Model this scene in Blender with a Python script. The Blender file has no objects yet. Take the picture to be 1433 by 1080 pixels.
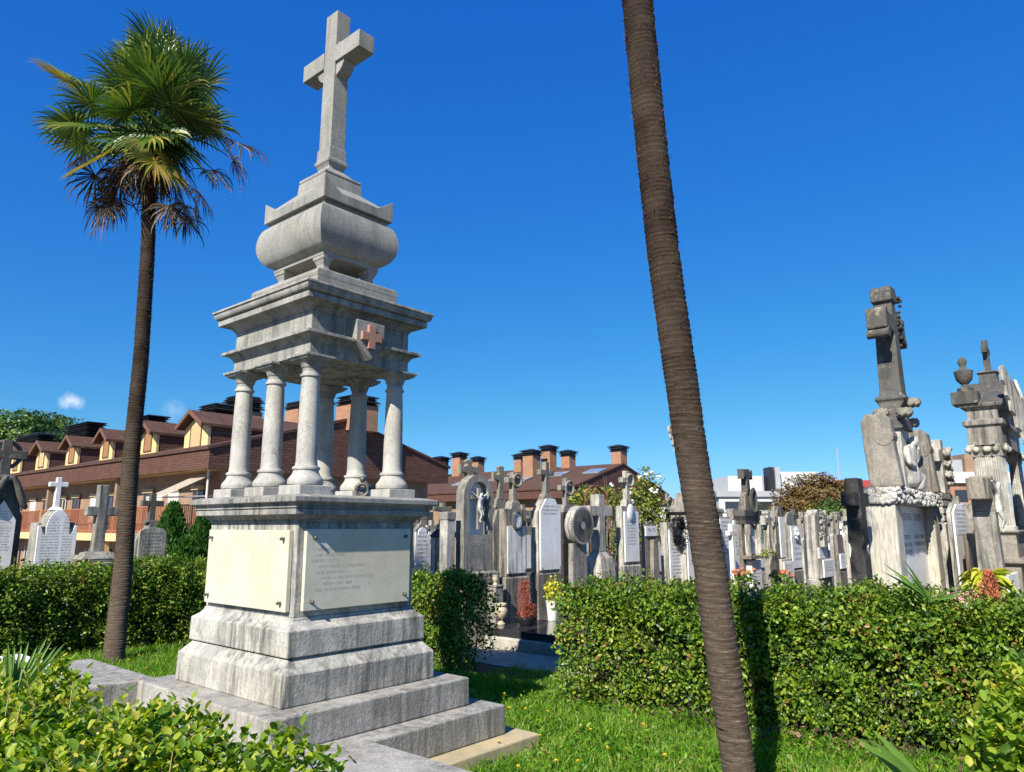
import bpy, math, random
import numpy as np
from mathutils import Vector, Matrix
R = math.radians
rnd = random.Random(7)
rng = np.random.default_rng(11)
SC = bpy.context.scene
COL = SC.collection
# ------------------------------------------------------------------ camera frame
# World axes follow the burial plot: +x along the monument's long-lettered face, +y along its sunny side,
# origin at the monument's centre, z = 0 at the grass.
F, PI_, CH = 1015.4, R(10.959), 1.70
CP, SP = math.cos(PI_), math.sin(PI_)
YW = R(49.399); CY, SY = math.cos(YW), math.sin(YW)
CAM = (-3.5028, -5.1329)
def ray(px, py):
    u = (px - 716.5) / F; v = (540 - py) / F
    x, y, z = u, CP - v * SP, SP + v * CP
    return x * CY + y * SY, -x * SY + y * CY, z, y
def at(px, py, Y):                       # point of the place seen at a pixel, Y metres ahead
    a, b, c, y = ray(px, py); k = Y / y
    return Vector((CAM[0] + a * k, CAM[1] + b * k, CH + c * k))
def gz(px, py, z=0.0):                   # point at height z seen at a pixel
    a, b, c, y = ray(px, py); k = (z - CH) / c
    return Vector((CAM[0] + a * k, CAM[1] + b * k, z))
def onx(px, py, x):                      # point on the plane x = const
    a, b, c, y = ray(px, py); k = (x - CAM[0]) / a
    return Vector((x, CAM[1] + b * k, CH + c * k))
def ony(px, py, yv):
    a, b, c, y = ray(px, py); k = (yv - CAM[1]) / b
    return Vector((CAM[0] + a * k, yv, CH + c * k))

# ------------------------------------------------------------------ mesh helpers
class MB:
    def __init__(s): s.v = []; s.f = []
    def add(s, vs, fs):
        n = len(s.v); s.v += [tuple(p) for p in vs]; s.f += [tuple(n + i for i in f) for f in fs]; return s
    def box(s, c, d, rz=0, ry=0, rx=0):
        x, y, z = d[0] / 2, d[1] / 2, d[2] / 2
        m = Matrix.Translation(c) @ Matrix.Rotation(rz, 4, 'Z') @ Matrix.Rotation(ry, 4, 'Y') @ Matrix.Rotation(rx, 4, 'X')
        vs = [m @ Vector((a * x, b * y, e * z)) for e in (-1, 1) for a, b in ((-1, -1), (1, -1), (1, 1), (-1, 1))]
        return s.add(vs, [(3, 2, 1, 0), (4, 5, 6, 7), (0, 1, 5, 4), (1, 2, 6, 5), (2, 3, 7, 6), (3, 0, 4, 7)])
    def b2(s, x0, x1, y0, y1, z0, z1):
        return s.box(((x0 + x1) / 2, (y0 + y1) / 2, (z0 + z1) / 2), (x1 - x0, y1 - y0, z1 - z0))
    def loft(s, lv, cx=0, cy=0):         # stacked rectangles (z, half x, half y)
        vs = []; fs = []
        for z, hx, hy in lv: vs += [(cx + a * hx, cy + b * hy, z) for a, b in ((-1, -1), (1, -1), (1, 1), (-1, 1))]
        n = len(lv)
        for i in range(n - 1):
            for k in range(4): fs.append((i * 4 + k, i * 4 + (k + 1) % 4, i * 4 + 4 + (k + 1) % 4, i * 4 + 4 + k))
        fs.append((3, 2, 1, 0)); fs.append(tuple(4 * (n - 1) + k for k in range(4)))
        return s.add(vs, fs)
    def prism(s, pts, y0, y1, axis='y', cx=0, cy=0, cz=0):   # outline in x,z pushed along y (or y,z along x)
        n = len(pts)
        area = sum(pts[i][0] * pts[(i + 1) % n][1] - pts[(i + 1) % n][0] * pts[i][1] for i in range(n))
        if area < 0: pts = pts[::-1]
        if axis == 'y': mk = lambda p, t: (cx + p[0], cy + t, cz + p[1])
        else: mk = lambda p, t: (cx + t, cy + p[0], cz + p[1])
        vs = [mk(p, y0) for p in pts] + [mk(p, y1) for p in pts]
        fs = [tuple(range(n)), tuple(range(2 * n - 1, n - 1, -1))] + [(i, n + i, n + (i + 1) % n, (i + 1) % n) for i in range(n)]
        if axis == 'x': fs = [f[::-1] for f in fs]
        return s.add(vs, fs)
    def lathe(s, prof, c=(0, 0, 0), n=24, sq=1.0):
        vs = []; fs = []
        for r, z in prof: vs += [(c[0] + r * math.cos(2 * math.pi * k / n), c[1] + sq * r * math.sin(2 * math.pi * k / n), c[2] + z) for k in range(n)]
        for i in range(len(prof) - 1):
            for k in range(n): fs.append((i * n + k, i * n + (k + 1) % n, (i + 1) * n + (k + 1) % n, (i + 1) * n + k))
        fs.append(tuple(range(n - 1, -1, -1))); m = (len(prof) - 1) * n; fs.append(tuple(m + k for k in range(n)))
        return s.add(vs, fs)
    def tube(s, path, rad, n=8, cap=True):
        path = [Vector(p) for p in path]; vs = []; fs = []
        for i, p in enumerate(path):
            t = (path[min(i + 1, len(path) - 1)] - path[max(i - 1, 0)]).normalized()
            a = t.cross(Vector((0, 0, 1)));
            if a.length < .1: a = t.cross(Vector((1, 0, 0)))
            a.normalize(); b = t.cross(a); r = rad[i] if isinstance(rad, (list, tuple)) else rad
            vs += [p + (a * math.cos(2 * math.pi * k / n) + b * math.sin(2 * math.pi * k / n)) * r for k in range(n)]
        for i in range(len(path) - 1):
            for k in range(n): fs.append((i * n + k, i * n + n + k, i * n + n + (k + 1) % n, i * n + (k + 1) % n))
        if cap: fs.append(tuple(range(n))); m = (len(path) - 1) * n; fs.append(tuple(m + k for k in range(n - 1, -1, -1)))
        return s.add(vs, fs)
    def ball(s, c, r, n=12, m=8, sq=(1, 1, 1)):
        vs = []; fs = []
        for i in range(1, m):
            a = math.pi * i / m
            for k in range(n):
                b = 2 * math.pi * k / n
                vs.append((c[0] + r * sq[0] * math.sin(a) * math.cos(b), c[1] + r * sq[1] * math.sin(a) * math.sin(b), c[2] - r * sq[2] * math.cos(a)))
        lo = len(vs); vs += [(c[0], c[1], c[2] - r * sq[2]), (c[0], c[1], c[2] + r * sq[2])]
        for i in range(m - 2):
            for k in range(n): fs.append((i * n + k, i * n + (k + 1) % n, i * n + n + (k + 1) % n, i * n + n + k))
        for k in range(n): fs.append((lo, (k + 1) % n, k)); fs.append((lo + 1, (m - 2) * n + k, (m - 2) * n + (k + 1) % n))
        return s.add(vs, fs)
    def build(s, name, mat, parent=None, bevel=0, smooth=0):
        me = bpy.data.meshes.new(name); me.from_pydata(s.v, [], s.f); me.update()
        return link(name, me, mat, parent, bevel, smooth)
def link(name, me, mat, parent=None, bevel=0, smooth=0):
    o = bpy.data.objects.new(name, me); COL.objects.link(o)
    if mat: me.materials.append(mat)
    if parent: o.parent = parent
    if smooth:
        me.polygons.foreach_set('use_smooth', [True] * len(me.polygons))
        if smooth > 1:
            try: me.set_sharp_from_angle(angle=R(smooth))
            except Exception: pass
    if bevel:
        b = o.modifiers.new('bevel', 'BEVEL'); b.width = bevel; b.segments = 2; b.limit_method = 'ANGLE'; b.angle_limit = R(40)
        b.use_clamp_overlap = True
    return o
def np_mesh(name, V, T, mat, parent=None, smooth=False):     # bulk triangles
    V = np.ascontiguousarray(V, np.float32); T = np.ascontiguousarray(T, np.int32)
    me = bpy.data.meshes.new(name)
    me.vertices.add(len(V)); me.vertices.foreach_set('co', V.ravel())
    me.loops.add(T.size); me.loops.foreach_set('vertex_index', T.ravel())
    me.polygons.add(len(T)); me.polygons.foreach_set('loop_start', np.arange(0, T.size, 3, dtype=np.int32))
    if smooth: me.polygons.foreach_set('use_smooth', np.ones(len(T), bool))
    me.update(); me.validate()
    return link(name, me, mat, parent)
def thing(name, label, cat, loc=(0, 0, 0), rz=0, group=None):
    o = bpy.data.objects.new(name, None); COL.objects.link(o); o.location = loc; o.rotation_euler = (0, 0, rz)
    o.empty_display_size = .2
    return tag(o, label, cat, group)
def tag(o, label, cat, group=None, kind=None):
    o['label'] = label; o['category'] = cat
    if group: o['group'] = group
    if kind: o['kind'] = kind
    return o
def struct(o): o['kind'] = 'structure'; return o
def copy_tree(o, parent=None):
    c = o.copy(); COL.objects.link(c); c.parent = parent
    for ch in list(o.children): copy_tree(ch, c)
    return c

# ------------------------------------------------------------------ materials
def mat(name):
    m = bpy.data.materials.new(name); m.use_nodes = True; nt = m.node_tree
    return m, nt, nt.nodes['Principled BSDF'], nt.links.new
def N(nt, t, **kw):
    n = nt.nodes.new(t)
    for k, v in kw.items():
        if k.startswith('i_'): n.inputs[k[2:].replace('_', ' ')].default_value = v
        else: setattr(n, k, v)
    return n
def c4(c): return (c[0], c[1], c[2], 1)
def pos(nt, scale=(1, 1, 1)):
    g = N(nt, 'ShaderNodeNewGeometry'); mp = N(nt, 'ShaderNodeMapping'); mp.inputs['Scale'].default_value = scale
    nt.links.new(g.outputs['Position'], mp.inputs['Vector']); return mp.outputs[0]
def noise(nt, vec, sc, det=6, ro=.6, dist=0):
    n = N(nt, 'ShaderNodeTexNoise'); n.inputs['Scale'].default_value = sc; n.inputs['Detail'].default_value = det
    n.inputs['Roughness'].default_value = ro; n.inputs['Distortion'].default_value = dist
    nt.links.new(vec, n.inputs['Vector']); return n.outputs['Fac']
def ramp(nt, fac, stops):
    r = N(nt, 'ShaderNodeValToRGB'); e = r.color_ramp.elements
    while len(e) < len(stops): e.new(.5)
    for k, (p, c) in enumerate(stops): e[k].position = p; e[k].color = c4(c) if not isinstance(c, (int, float)) else (c, c, c, 1)
    nt.links.new(fac, r.inputs['Fac']); return r.outputs['Color']
def mix(nt, fac, a, b, blend='MIX'):
    m = N(nt, 'ShaderNodeMix', data_type='RGBA', blend_type=blend)
    for sock, val in ((m.inputs[0], fac), (m.inputs[6], a), (m.inputs[7], b)):
        if isinstance(val, (int, float)): sock.default_value = val
        elif isinstance(val, tuple): sock.default_value = c4(val)
        else: nt.links.new(val, sock)
    return m.outputs[2]
def bump(nt, h, bs, strength=.4, dist=.01):
    b = N(nt, 'ShaderNodeBump'); b.inputs['Strength'].default_value = strength; b.inputs['Distance'].default_value = dist
    nt.links.new(h, b.inputs['Height']); nt.links.new(b.outputs[0], bs.inputs['Normal'])
def stone(name, base, dark=None, streak=.5, speck=.3, blotch=.4, lichen=None, rough=.85, fine=90, vein=0, ribs=0, bstr=.5, tint=None, K=.76):
    """weathered stone: cloudy patches, vertical rain streaks, grain, optional lichen, veins and tooled ribs"""
    m, nt, bs, L = mat(name); base = tuple(c * K for c in base); dark = dark or tuple(c * .25 for c in base); tint = tint or tuple(c * f for c, f in zip(base, (.86, .82, .72)))
    p = pos(nt)
    n1 = noise(nt, p, 2.2, 8, .65); col = mix(nt, ramp(nt, n1, [(.35, 0), (.68, 1)]), base, tint)
    n2 = noise(nt, p, fine, 3, .7); lo = tuple(c * (1 - speck) for c in base)
    col = mix(nt, ramp(nt, n2, [(.36, speck), (.55, 0)]), col, tuple(c * .35 for c in base))
    n6 = noise(nt, p, 11, 8, .75); n7 = noise(nt, p, 4.5, 10, .72, .6)
    col = mix(nt, ramp(nt, n7, [(.48, 0), (.56, min(.75, blotch))]), col, tuple(c * f for c, f in zip(base, (.58, .60, .62))))
    col = mix(nt, ramp(nt, n6, [(.5, 0), (.72, blotch)]), col, tuple(c * .5 for c in base))
    sv = pos(nt, (9, 9, .7)); n3 = noise(nt, sv, 1.6, 7, .7, .4); n4 = noise(nt, p, 1.1, 3, .5)
    k = N(nt, 'ShaderNodeMath', operation='MULTIPLY', use_clamp=True); L(ramp(nt, n3, [(.42, 0), (.66, 1)]), k.inputs[0]); L(ramp(nt, n4, [(.30, 0), (.50, 1)] if streak >= 1 else [(.36, 0), (.60, streak)]), k.inputs[1])
    col = mix(nt, k.outputs[0], col, dark)
    if lichen:
        n5 = noise(nt, p, 7, 8, .75); col = mix(nt, ramp(nt, n5, [(.56, 0), (.66, .75)]), col, lichen)
    if vein:
        vn = N(nt, 'ShaderNodeTexVoronoi', feature='DISTANCE_TO_EDGE'); vn.inputs['Scale'].default_value = 7
        mv = N(nt, 'ShaderNodeMapping'); mv.inputs['Rotation'].default_value = (.5, .4, .3); mv.inputs['Scale'].default_value = (1, 1, .6)
        wv = N(nt, 'ShaderNodeTexNoise'); wv.inputs['Scale'].default_value = 6; wv.inputs['Detail'].default_value = 5; L(p, wv.inputs['Vector'])
        ad = N(nt, 'ShaderNodeVectorMath', operation='ADD'); sc_ = N(nt, 'ShaderNodeVectorMath', operation='SCALE'); sc_.inputs['Scale'].default_value = .35
        L(wv.outputs['Color'], sc_.inputs[0]); L(p, ad.inputs[0]); L(sc_.outputs[0], ad.inputs[1]); L(ad.outputs[0], mv.inputs[0]); L(mv.outputs[0], vn.inputs['Vector'])
        gate = ramp(nt, noise(nt, p, 3.3, 4), [(.4, 0), (.62, vein)])
        kk = N(nt, 'ShaderNodeMath', operation='MULTIPLY'); L(ramp(nt, vn.outputs['Distance'], [(0, 1), (.03, 0)]), kk.inputs[0]); L(gate, kk.inputs[1])
        col = mix(nt, kk.outputs[0], col, tuple(c * .4 for c in base))
    L(col, bs.inputs['Base Color']); bs.inputs['Roughness'].default_value = rough; bs.inputs['Specular IOR Level'].default_value = .3
    h = mix(nt, .5, n6, n2)
    if ribs:
        rp = pos(nt, (ribs, ribs, ribs * .12)); h = mix(nt, .75, h, noise(nt, rp, 1, 3, .6))
        col2 = mix(nt, ramp(nt, noise(nt, rp, 1, 3, .6), [(.4, .55), (.52, 0)]), col, tuple(c * .4 for c in base)); L(col2, bs.inputs['Base Color'])
    bump(nt, h, bs, bstr, .012)
    return m
def plain(name, c, rough=.6, var=.25, sc=12, metal=0, bstr=0, spec=.4):
    m, nt, bs, L = mat(name); n = noise(nt, pos(nt), sc, 6, .65)
    L(mix(nt, ramp(nt, n, [(.35, 0), (.7, 1)]), c, tuple(k * (1 - var) for k in c)), bs.inputs['Base Color'])
    bs.inputs['Roughness'].default_value = rough; bs.inputs['Metallic'].default_value = metal; bs.inputs['Specular IOR Level'].default_value = spec
    if bstr: bump(nt, n, bs, bstr, .01)
    return m
def bricks(name, c1, c2, mortar, bw, bh, msz=.01, axis='y', rough=.9, bstr=.3, slope=0):
    """courses on a face: axis = world axis the courses run along; slope: roof pitch (horizontal run used instead of z)"""
    m, nt, bs, L = mat(name); g = N(nt, 'ShaderNodeNewGeometry'); sp = N(nt, 'ShaderNodeSeparateXYZ'); cb = N(nt, 'ShaderNodeCombineXYZ')
    L(g.outputs['Position'], sp.inputs[0])
    if axis == 'y': L(sp.outputs['Y'], cb.inputs['X'])
    elif axis == 'x': L(sp.outputs['X'], cb.inputs['X'])
    else:
        a = N(nt, 'ShaderNodeMath', operation='ADD'); L(sp.outputs['X'], a.inputs[0]); L(sp.outputs['Y'], a.inputs[1]); L(a.outputs[0], cb.inputs['X'])
    L(sp.outputs['X' if slope else 'Z'], cb.inputs['Y'])
    b = N(nt, 'ShaderNodeTexBrick'); L(cb.outputs[0], b.inputs['Vector'])
    b.inputs['Scale'].default_value = 1; b.inputs['Brick Width'].default_value = bw; b.inputs['Row Height'].default_value = bh
    b.inputs['Mortar Size'].default_value = msz; b.inputs['Bias'].default_value = 0; b.inputs['Mortar Smooth'].default_value = .3
    for k, c in zip(('Color1', 'Color2', 'Mortar'), (c1, c2, mortar)): b.inputs[k].default_value = c4(c)
    n = noise(nt, pos(nt), 1.3, 8, .7)
    L(mix(nt, ramp(nt, n, [(.35, 0), (.75, .5)]), b.outputs['Color'], tuple(k * .5 for k in c1)), bs.inputs['Base Color'])
    bs.inputs['Roughness'].default_value = rough; bs.inputs['Specular IOR Level'].default_value = .2
    iv = N(nt, 'ShaderNodeMath', operation='SUBTRACT'); iv.inputs[0].default_value = 1; L(b.outputs['Fac'], iv.inputs[1]); bump(nt, iv.outputs[0], bs, bstr, .02)
    return m
def leafmat(name, stops, trans=.3, rough=.42, patch=.5, tcol=None):
    m, nt, bs, L = mat(name); g = N(nt, 'ShaderNodeNewGeometry')
    a = N(nt, 'ShaderNodeMath', operation='MULTIPLY_ADD'); L(noise(nt, pos(nt), 2.5, 4), a.inputs[0]); a.inputs[1].default_value = patch * 2
    ad = N(nt, 'ShaderNodeMath', operation='SUBTRACT'); L(g.outputs['Random Per Island'], ad.inputs[0]); ad.inputs[1].default_value = patch; L(ad.outputs[0], a.inputs[2])
    col = ramp(nt, a.outputs[0], stops); L(col, bs.inputs['Base Color']); bs.inputs['Roughness'].default_value = rough; bs.inputs['Specular IOR Level'].default_value = .35
    tr = N(nt, 'ShaderNodeBsdfTranslucent'); hs = N(nt, 'ShaderNodeHueSaturation'); hs.inputs['Value'].default_value = 1.5; hs.inputs['Saturation'].default_value = 1.1
    L(col, hs.inputs['Color']); L(hs.outputs[0], tr.inputs['Color'])
    mx = N(nt, 'ShaderNodeMixShader'); mx.inputs[0].default_value = trans; L(bs.outputs[0], mx.inputs[1]); L(tr.outputs[0], mx.inputs[2])
    L(mx.outputs[0], nt.nodes['Material Output'].inputs['Surface'])
    return m

MT = dict(
 granite=stone('grey_granite', (.45, .445, .41), streak=.55, speck=.8, blotch=.45, fine=110, bstr=.25, lichen=None),
 ent=stone('weathered_granite', (.50, .49, .45), dark=(.06, .062, .065), streak=.95, speck=.7, blotch=.7, fine=80, bstr=.35),
 column=stone('veined_marble', (.60, .59, .55), streak=.5, speck=.35, blotch=.4, vein=1, bstr=.2),
 base=stone('weathered_limestone', (.66, .65, .60), dark=(.06, .058, .05), streak=1.5, speck=.4, blotch=.8, fine=45, bstr=.7, vein=.7),
 step=stone('step_limestone', (.55, .54, .51), dark=(.12, .12, .11), streak=1, speck=.5, blotch=.45, fine=60, bstr=.9, vein=.5),
 ochre=stone('ochre_stone', (.68, .58, .38), streak=.2, speck=.4, blotch=.4),
 cream=stone('cream_marble', (.77, .735, .60), K=.76, dark=(.5, .42, .25), streak=.35, speck=.12, blotch=.08, fine=30, rough=.5, bstr=.08, vein=.25),
 carved=stone('carved_white_marble', (.62, .61, .57), dark=(.10, .10, .09), streak=1, speck=.3, blotch=.6, K=1, bstr=.4),
 white=stone('white_marble', (.80, .805, .81), K=1, dark=(.3, .3, .29), streak=.2, speck=.12, blotch=.1, fine=40, rough=.5, bstr=.1),
 stained=stone('stained_white_marble', (.78, .77, .74), K=1, dark=(.05, .045, .04), streak=1, speck=.1, blotch=.3, fine=40, rough=.6, bstr=.1),
 grey=stone('grey_stone', (.45, .43, .38), dark=(.05, .05, .045), streak=1, speck=.6, blotch=.8, fine=50, lichen=None),
 pale=stone('pale_stone', (.66, .635, .565), dark=(.06, .055, .05), streak=1, speck=.45, blotch=.8, fine=50),
 brown=stone('brown_stone', (.40, .365, .31), dark=(.035, .03, .025), streak=1, speck=.5, blotch=.9, fine=50),
 dark=stone('blackened_stone', (.15, .145, .13), dark=(.03, .03, .03), streak=.8, speck=.4, blotch=.7, lichen=(.30, .28, .22)),
 black=stone('sooty_stone', (.06, .058, .055), dark=(.015, .015, .015), streak=.8, speck=.4, blotch=.5, lichen=(.13, .12, .1)),
 mossy=stone('lichened_stone', (.36, .34, .28), dark=(.08, .08, .06), streak=.8, speck=.4, blotch=.6, lichen=(.38, .33, .10)),
 ribbed=stone('tooled_limestone', (.70, .67, .58), dark=(.12, .11, .1), streak=.7, speck=.2, blotch=.2, ribs=38, bstr=.8),
 wood=stone('streaked_brown_stone', (.22, .19, .15), dark=(.05, .04, .03), streak=.9, speck=.2, blotch=.4, ribs=14),
 blackgranite=plain('polished_black_granite', (.035, .035, .037), .12, .3, 120, spec=.6),
 redstone=stone('red_sandstone', (.56, .31, .23), streak=.3, speck=.3, blotch=.3),
 kerb=stone('rough_kerb', (.66, .62, .53), streak=.5, speck=.5, blotch=.7, fine=35, bstr=.9),
 letter=plain('dark_lettering', (.10, .10, .11), .7, .2),
 carve=plain('carved_lettering', (.56, .52, .42), .8, .2),
 greycarve=plain('pale_carved_lettering', (.30, .29, .27), .8, .2),
 bronze=plain('weathered_bronze', (.14, .13, .11), .55, .4, 60, .5),
 rust=plain('rusty_iron', (.19, .085, .05), .85, .5, 40, .2, .3),
 iron=plain('dark_iron', (.03, .03, .032), .5, .3, 30, .5),
 ceramic=stone('marbled_ceramic', (.70, .63, .46), dark=(.3, .2, .1), streak=.2, speck=.5, blotch=.5, fine=40, rough=.3, bstr=.05),
 pot=plain('black_plastic_pot', (.025, .026, .03), .4, .2),
 terracotta=plain('terracotta', (.42, .17, .09), .8, .3),
 plaster=plain('white_pot', (.7, .68, .6), .6, .2),
 yellow=plain('yellow_render', (.66, .48, .22), .85, .12, 3),
 beam=plain('cream_beam', (.46, .34, .18), .85, .15, 3),
 wall=bricks('brown_brick', (.25, .15, .095), (.32, .20, .125), (.34, .27, .2), .25, .075, .012, 'xy'),
 chim=bricks('orange_brick', (.29, .135, .075), (.37, .18, .10), (.36, .26, .18), .24, .07, .012, 'xy'),
 shingle=bricks('roof_shingle', (.085, .047, .035), (.108, .06, .045), (.07, .035, .025), .33, .28, .012, 'y', slope=1),
 skirt=bricks('shingle_band', (.098, .048, .035), (.125, .063, .047), (.06, .03, .022), .3, .11, .012, 'y'),
 gable=bricks('shingle_gable', (.12, .058, .042), (.16, .08, .06), (.045, .024, .02), .36, .125, .012, 'xy'),
 louvre=plain('black_louvre', (.02, .021, .024), .45, .3),
 fascia=plain('brown_trim', (.15, .075, .05), .7, .2),
 woodwin=plain('wooden_shutter', (.30, .16, .07), .7, .3, 20),
 glass=plain('dark_window', (.03, .032, .035), .08, .2, spec=.6),
 blind=plain('white_blind', (.62, .60, .55), .6, .1),
 railing=plain('orange_railing', (.36, .13, .06), .6, .2),
 skylight=plain('skylight_glass', (.20, .24, .28), .1, .1, spec=.7),
 farwhite=plain('white_facade', (.50, .50, .49), .8, .08, .3),
 farroof=plain('red_metal_roof', (.36, .05, .045), .6, .1),
 fargrey=plain('grey_facade', (.33, .34, .35), .8, .15, .3),
 path=stone('sandy_path', (.62, .54, .40), streak=0, speck=.5, blotch=.5, fine=40, bstr=.8),
 gravel=stone('gravel_ground', (.28, .25, .20), streak=0, speck=.7, blotch=.6, fine=25, bstr=1),
 town=stone('town_ground', (.22, .21, .19), streak=0, speck=.3, blotch=.3),
 hedge_shade=stone('dark_hedge_shade', (.055, .05, .03), streak=0, speck=.6, blotch=.6, fine=20, bstr=1),
 soil=stone('turf_soil', (.06, .075, .025), streak=0, speck=.5, blotch=.5, fine=30, bstr=1),
 bark=plain('brown_bark', (.13, .10, .07), .9, .5, 30, 0, .5),
 straw=plain('dry_stalk', (.42, .30, .16), .8, .4, 20),
 petalw=plain('white_petal', (.75, .73, .68), .6, .1), petalp=plain('pink_petal', (.72, .30, .36), .6, .25, 30),
 petaly=plain('yellow_petal', (.80, .62, .04), .6, .1), petalr=plain('red_plume', (.34, .085, .05), .8, .4, 40),
 petalo=plain('orange_plume', (.48, .15, .07), .8, .3, 40),
)
LF = dict(
 hedge=leafmat('hedge_leaf', [(0, (.02, .05, .008)), (.3, (.06, .13, .012)), (.62, (.135, .235, .02)), (.86, (.235, .32, .03)), (.985, (.34, .36, .05)), (1, (.28, .16, .06))], .32, .38),
 near=leafmat('young_hedge_leaf', [(0, (.04, .10, .01)), (.25, (.11, .21, .016)), (.6, (.21, .32, .025)), (.88, (.34, .39, .04)), (1, (.46, .40, .06))], .38, .36),
 grass=leafmat('grass_blade', [(0, (.05, .14, .012)), (.5, (.13, .30, .02)), (.85, (.23, .38, .03)), (1, (.35, .32, .10))], .45, .45),
 sprout=leafmat('palm_sprout', [(0, (.05, .12, .02)), (.6, (.10, .20, .03)), (1, (.20, .27, .05))], .3, .55, .3),
 palm=leafmat('palm_leaf', [(0, (.025, .06, .012)), (.55, (.06, .125, .02)), (.88, (.13, .20, .03)), (1, (.30, .27, .05))], .2, .36, .35),
 palmy=leafmat('yellowing_palm_leaf', [(0, (.12, .15, .02)), (.6, (.27, .25, .035)), (1, (.32, .20, .07))], .3, .4, .3),
 dead=leafmat('dead_palm_leaf', [(0, (.03, .02, .012)), (.6, (.085, .055, .032)), (1, (.26, .18, .10))], .12, .8, .3),
 tree=leafmat('tree_leaf', [(0, (.02, .05, .01)), (.5, (.05, .11, .018)), (1, (.12, .19, .03))], .25),
 rust=leafmat('russet_leaf', [(0, (.05, .05, .012)), (.4, (.12, .08, .025)), (.8, (.22, .11, .04)), (1, (.20, .18, .04))], .25),
 vine=leafmat('vine_leaf', [(0, (.05, .09, .012)), (.5, (.16, .22, .03)), (.85, (.34, .34, .05)), (1, (.36, .18, .06))], .35),
 conifer=leafmat('conifer_spray', [(0, (.02, .07, .012)), (.6, (.05, .16, .025)), (1, (.12, .24, .04))], .2),
 ornam=leafmat('variegated_leaf', [(0, (.15, .25, .02)), (.5, (.40, .42, .04)), (1, (.62, .55, .06))], .3),
)
# ------------------------------------------------------------------ foliage helpers
def unit(a): return a / np.maximum(np.linalg.norm(a, axis=1, keepdims=True), 1e-6)
T_HI = np.array([(0, 0, 0), (.4, 0, -.03), (.75, 0, -.05), (1, 0, -.12), (.28, .42, .10), (.66, .40, .06), (.28, -.42, .10), (.66, -.40, .06)])
F_HI = np.array([(0, 1, 4), (1, 5, 4), (1, 2, 5), (2, 3, 5), (0, 6, 1), (1, 6, 7), (1, 7, 2), (2, 7, 3)])
T_LO = np.array([(0, 0, 0), (.5, .42, .08), (1, 0, -.06), (.5, -.42, .08)]); F_LO = np.array([(0, 2, 1), (0, 3, 2)])
_a = [.0, .1, .27, .48, .7, .88, 1.]; _w = [.24, .42, .5, .44, .26]
T_XL = np.array([(a, 0, -.10 * a * a) for a in _a] + [(_a[i + 1], w, .20 * w - .06 * _a[i + 1]) for i, w in enumerate(_w)] + [(_a[i + 1], -w, .20 * w - .06 * _a[i + 1]) for i, w in enumerate(_w)])
F_XL = []
for _s, _o in ((1, 7), (-1, 12)):
    _f = [(0, 1, _o)] + [q for i in range(4) for q in ((_o + i, 1 + i, 2 + i), (_o + i, 2 + i, _o + i + 1))] + [(_o + 4, 5, 6)]
    F_XL += [f if _s > 0 else f[::-1] for f in _f]
F_XL = np.array(F_XL)
T_GR = np.array([(0, .5, 0), (0, -.5, 0), (.55, .36, 0), (.55, -.36, 0), (1, 0, 0)]); F_GR = np.array([(0, 1, 3), (0, 3, 2), (2, 3, 4)])
def leaf_mesh(P, A, Nn, L, W, hi=True, tpl=None, curl=0):
    t, f = tpl or ((T_HI, F_HI) if hi else (T_LO, F_LO))
    A = unit(A); S = unit(np.cross(Nn, A)); U = np.cross(A, S)
    L = np.asarray(L)[:, None, None]; W = np.asarray(W)[:, None, None]
    V = P[:, None, :] + A[:, None, :] * (t[None, :, 0:1] * L) + S[:, None, :] * (t[None, :, 1:2] * W) + U[:, None, :] * (t[None, :, 2:3] * L)
    if curl: V[:, :, 2] -= curl * (t[None, :, 0] ** 2) * L[:, :, 0]
    n = len(P); T = (f[None] + (np.arange(n) * len(t))[:, None, None]).reshape(-1, 3)
    return V.reshape(-1, 3), T
def join(parts):
    V = []; T = []; n = 0
    for v, t in parts: V.append(v); T.append(t + n); n += len(v)
    return np.concatenate(V), np.concatenate(T)
def wob(P, s=1.0, ph=0.):
    return (np.sin(P[:, 0] * 2.3 * s + P[:, 1] * 1.7 * s + ph) + np.sin(P[:, 1] * 4.1 * s - P[:, 2] * 3.3 * s + ph * 2) + np.sin(P[:, 0] * 5.3 * s + P[:, 2] * 4.7 * s + 1 + ph) + np.sin(P[:, 0] * 9.7 * s - P[:, 1] * 8.1 * s + 2)) / 4
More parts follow.
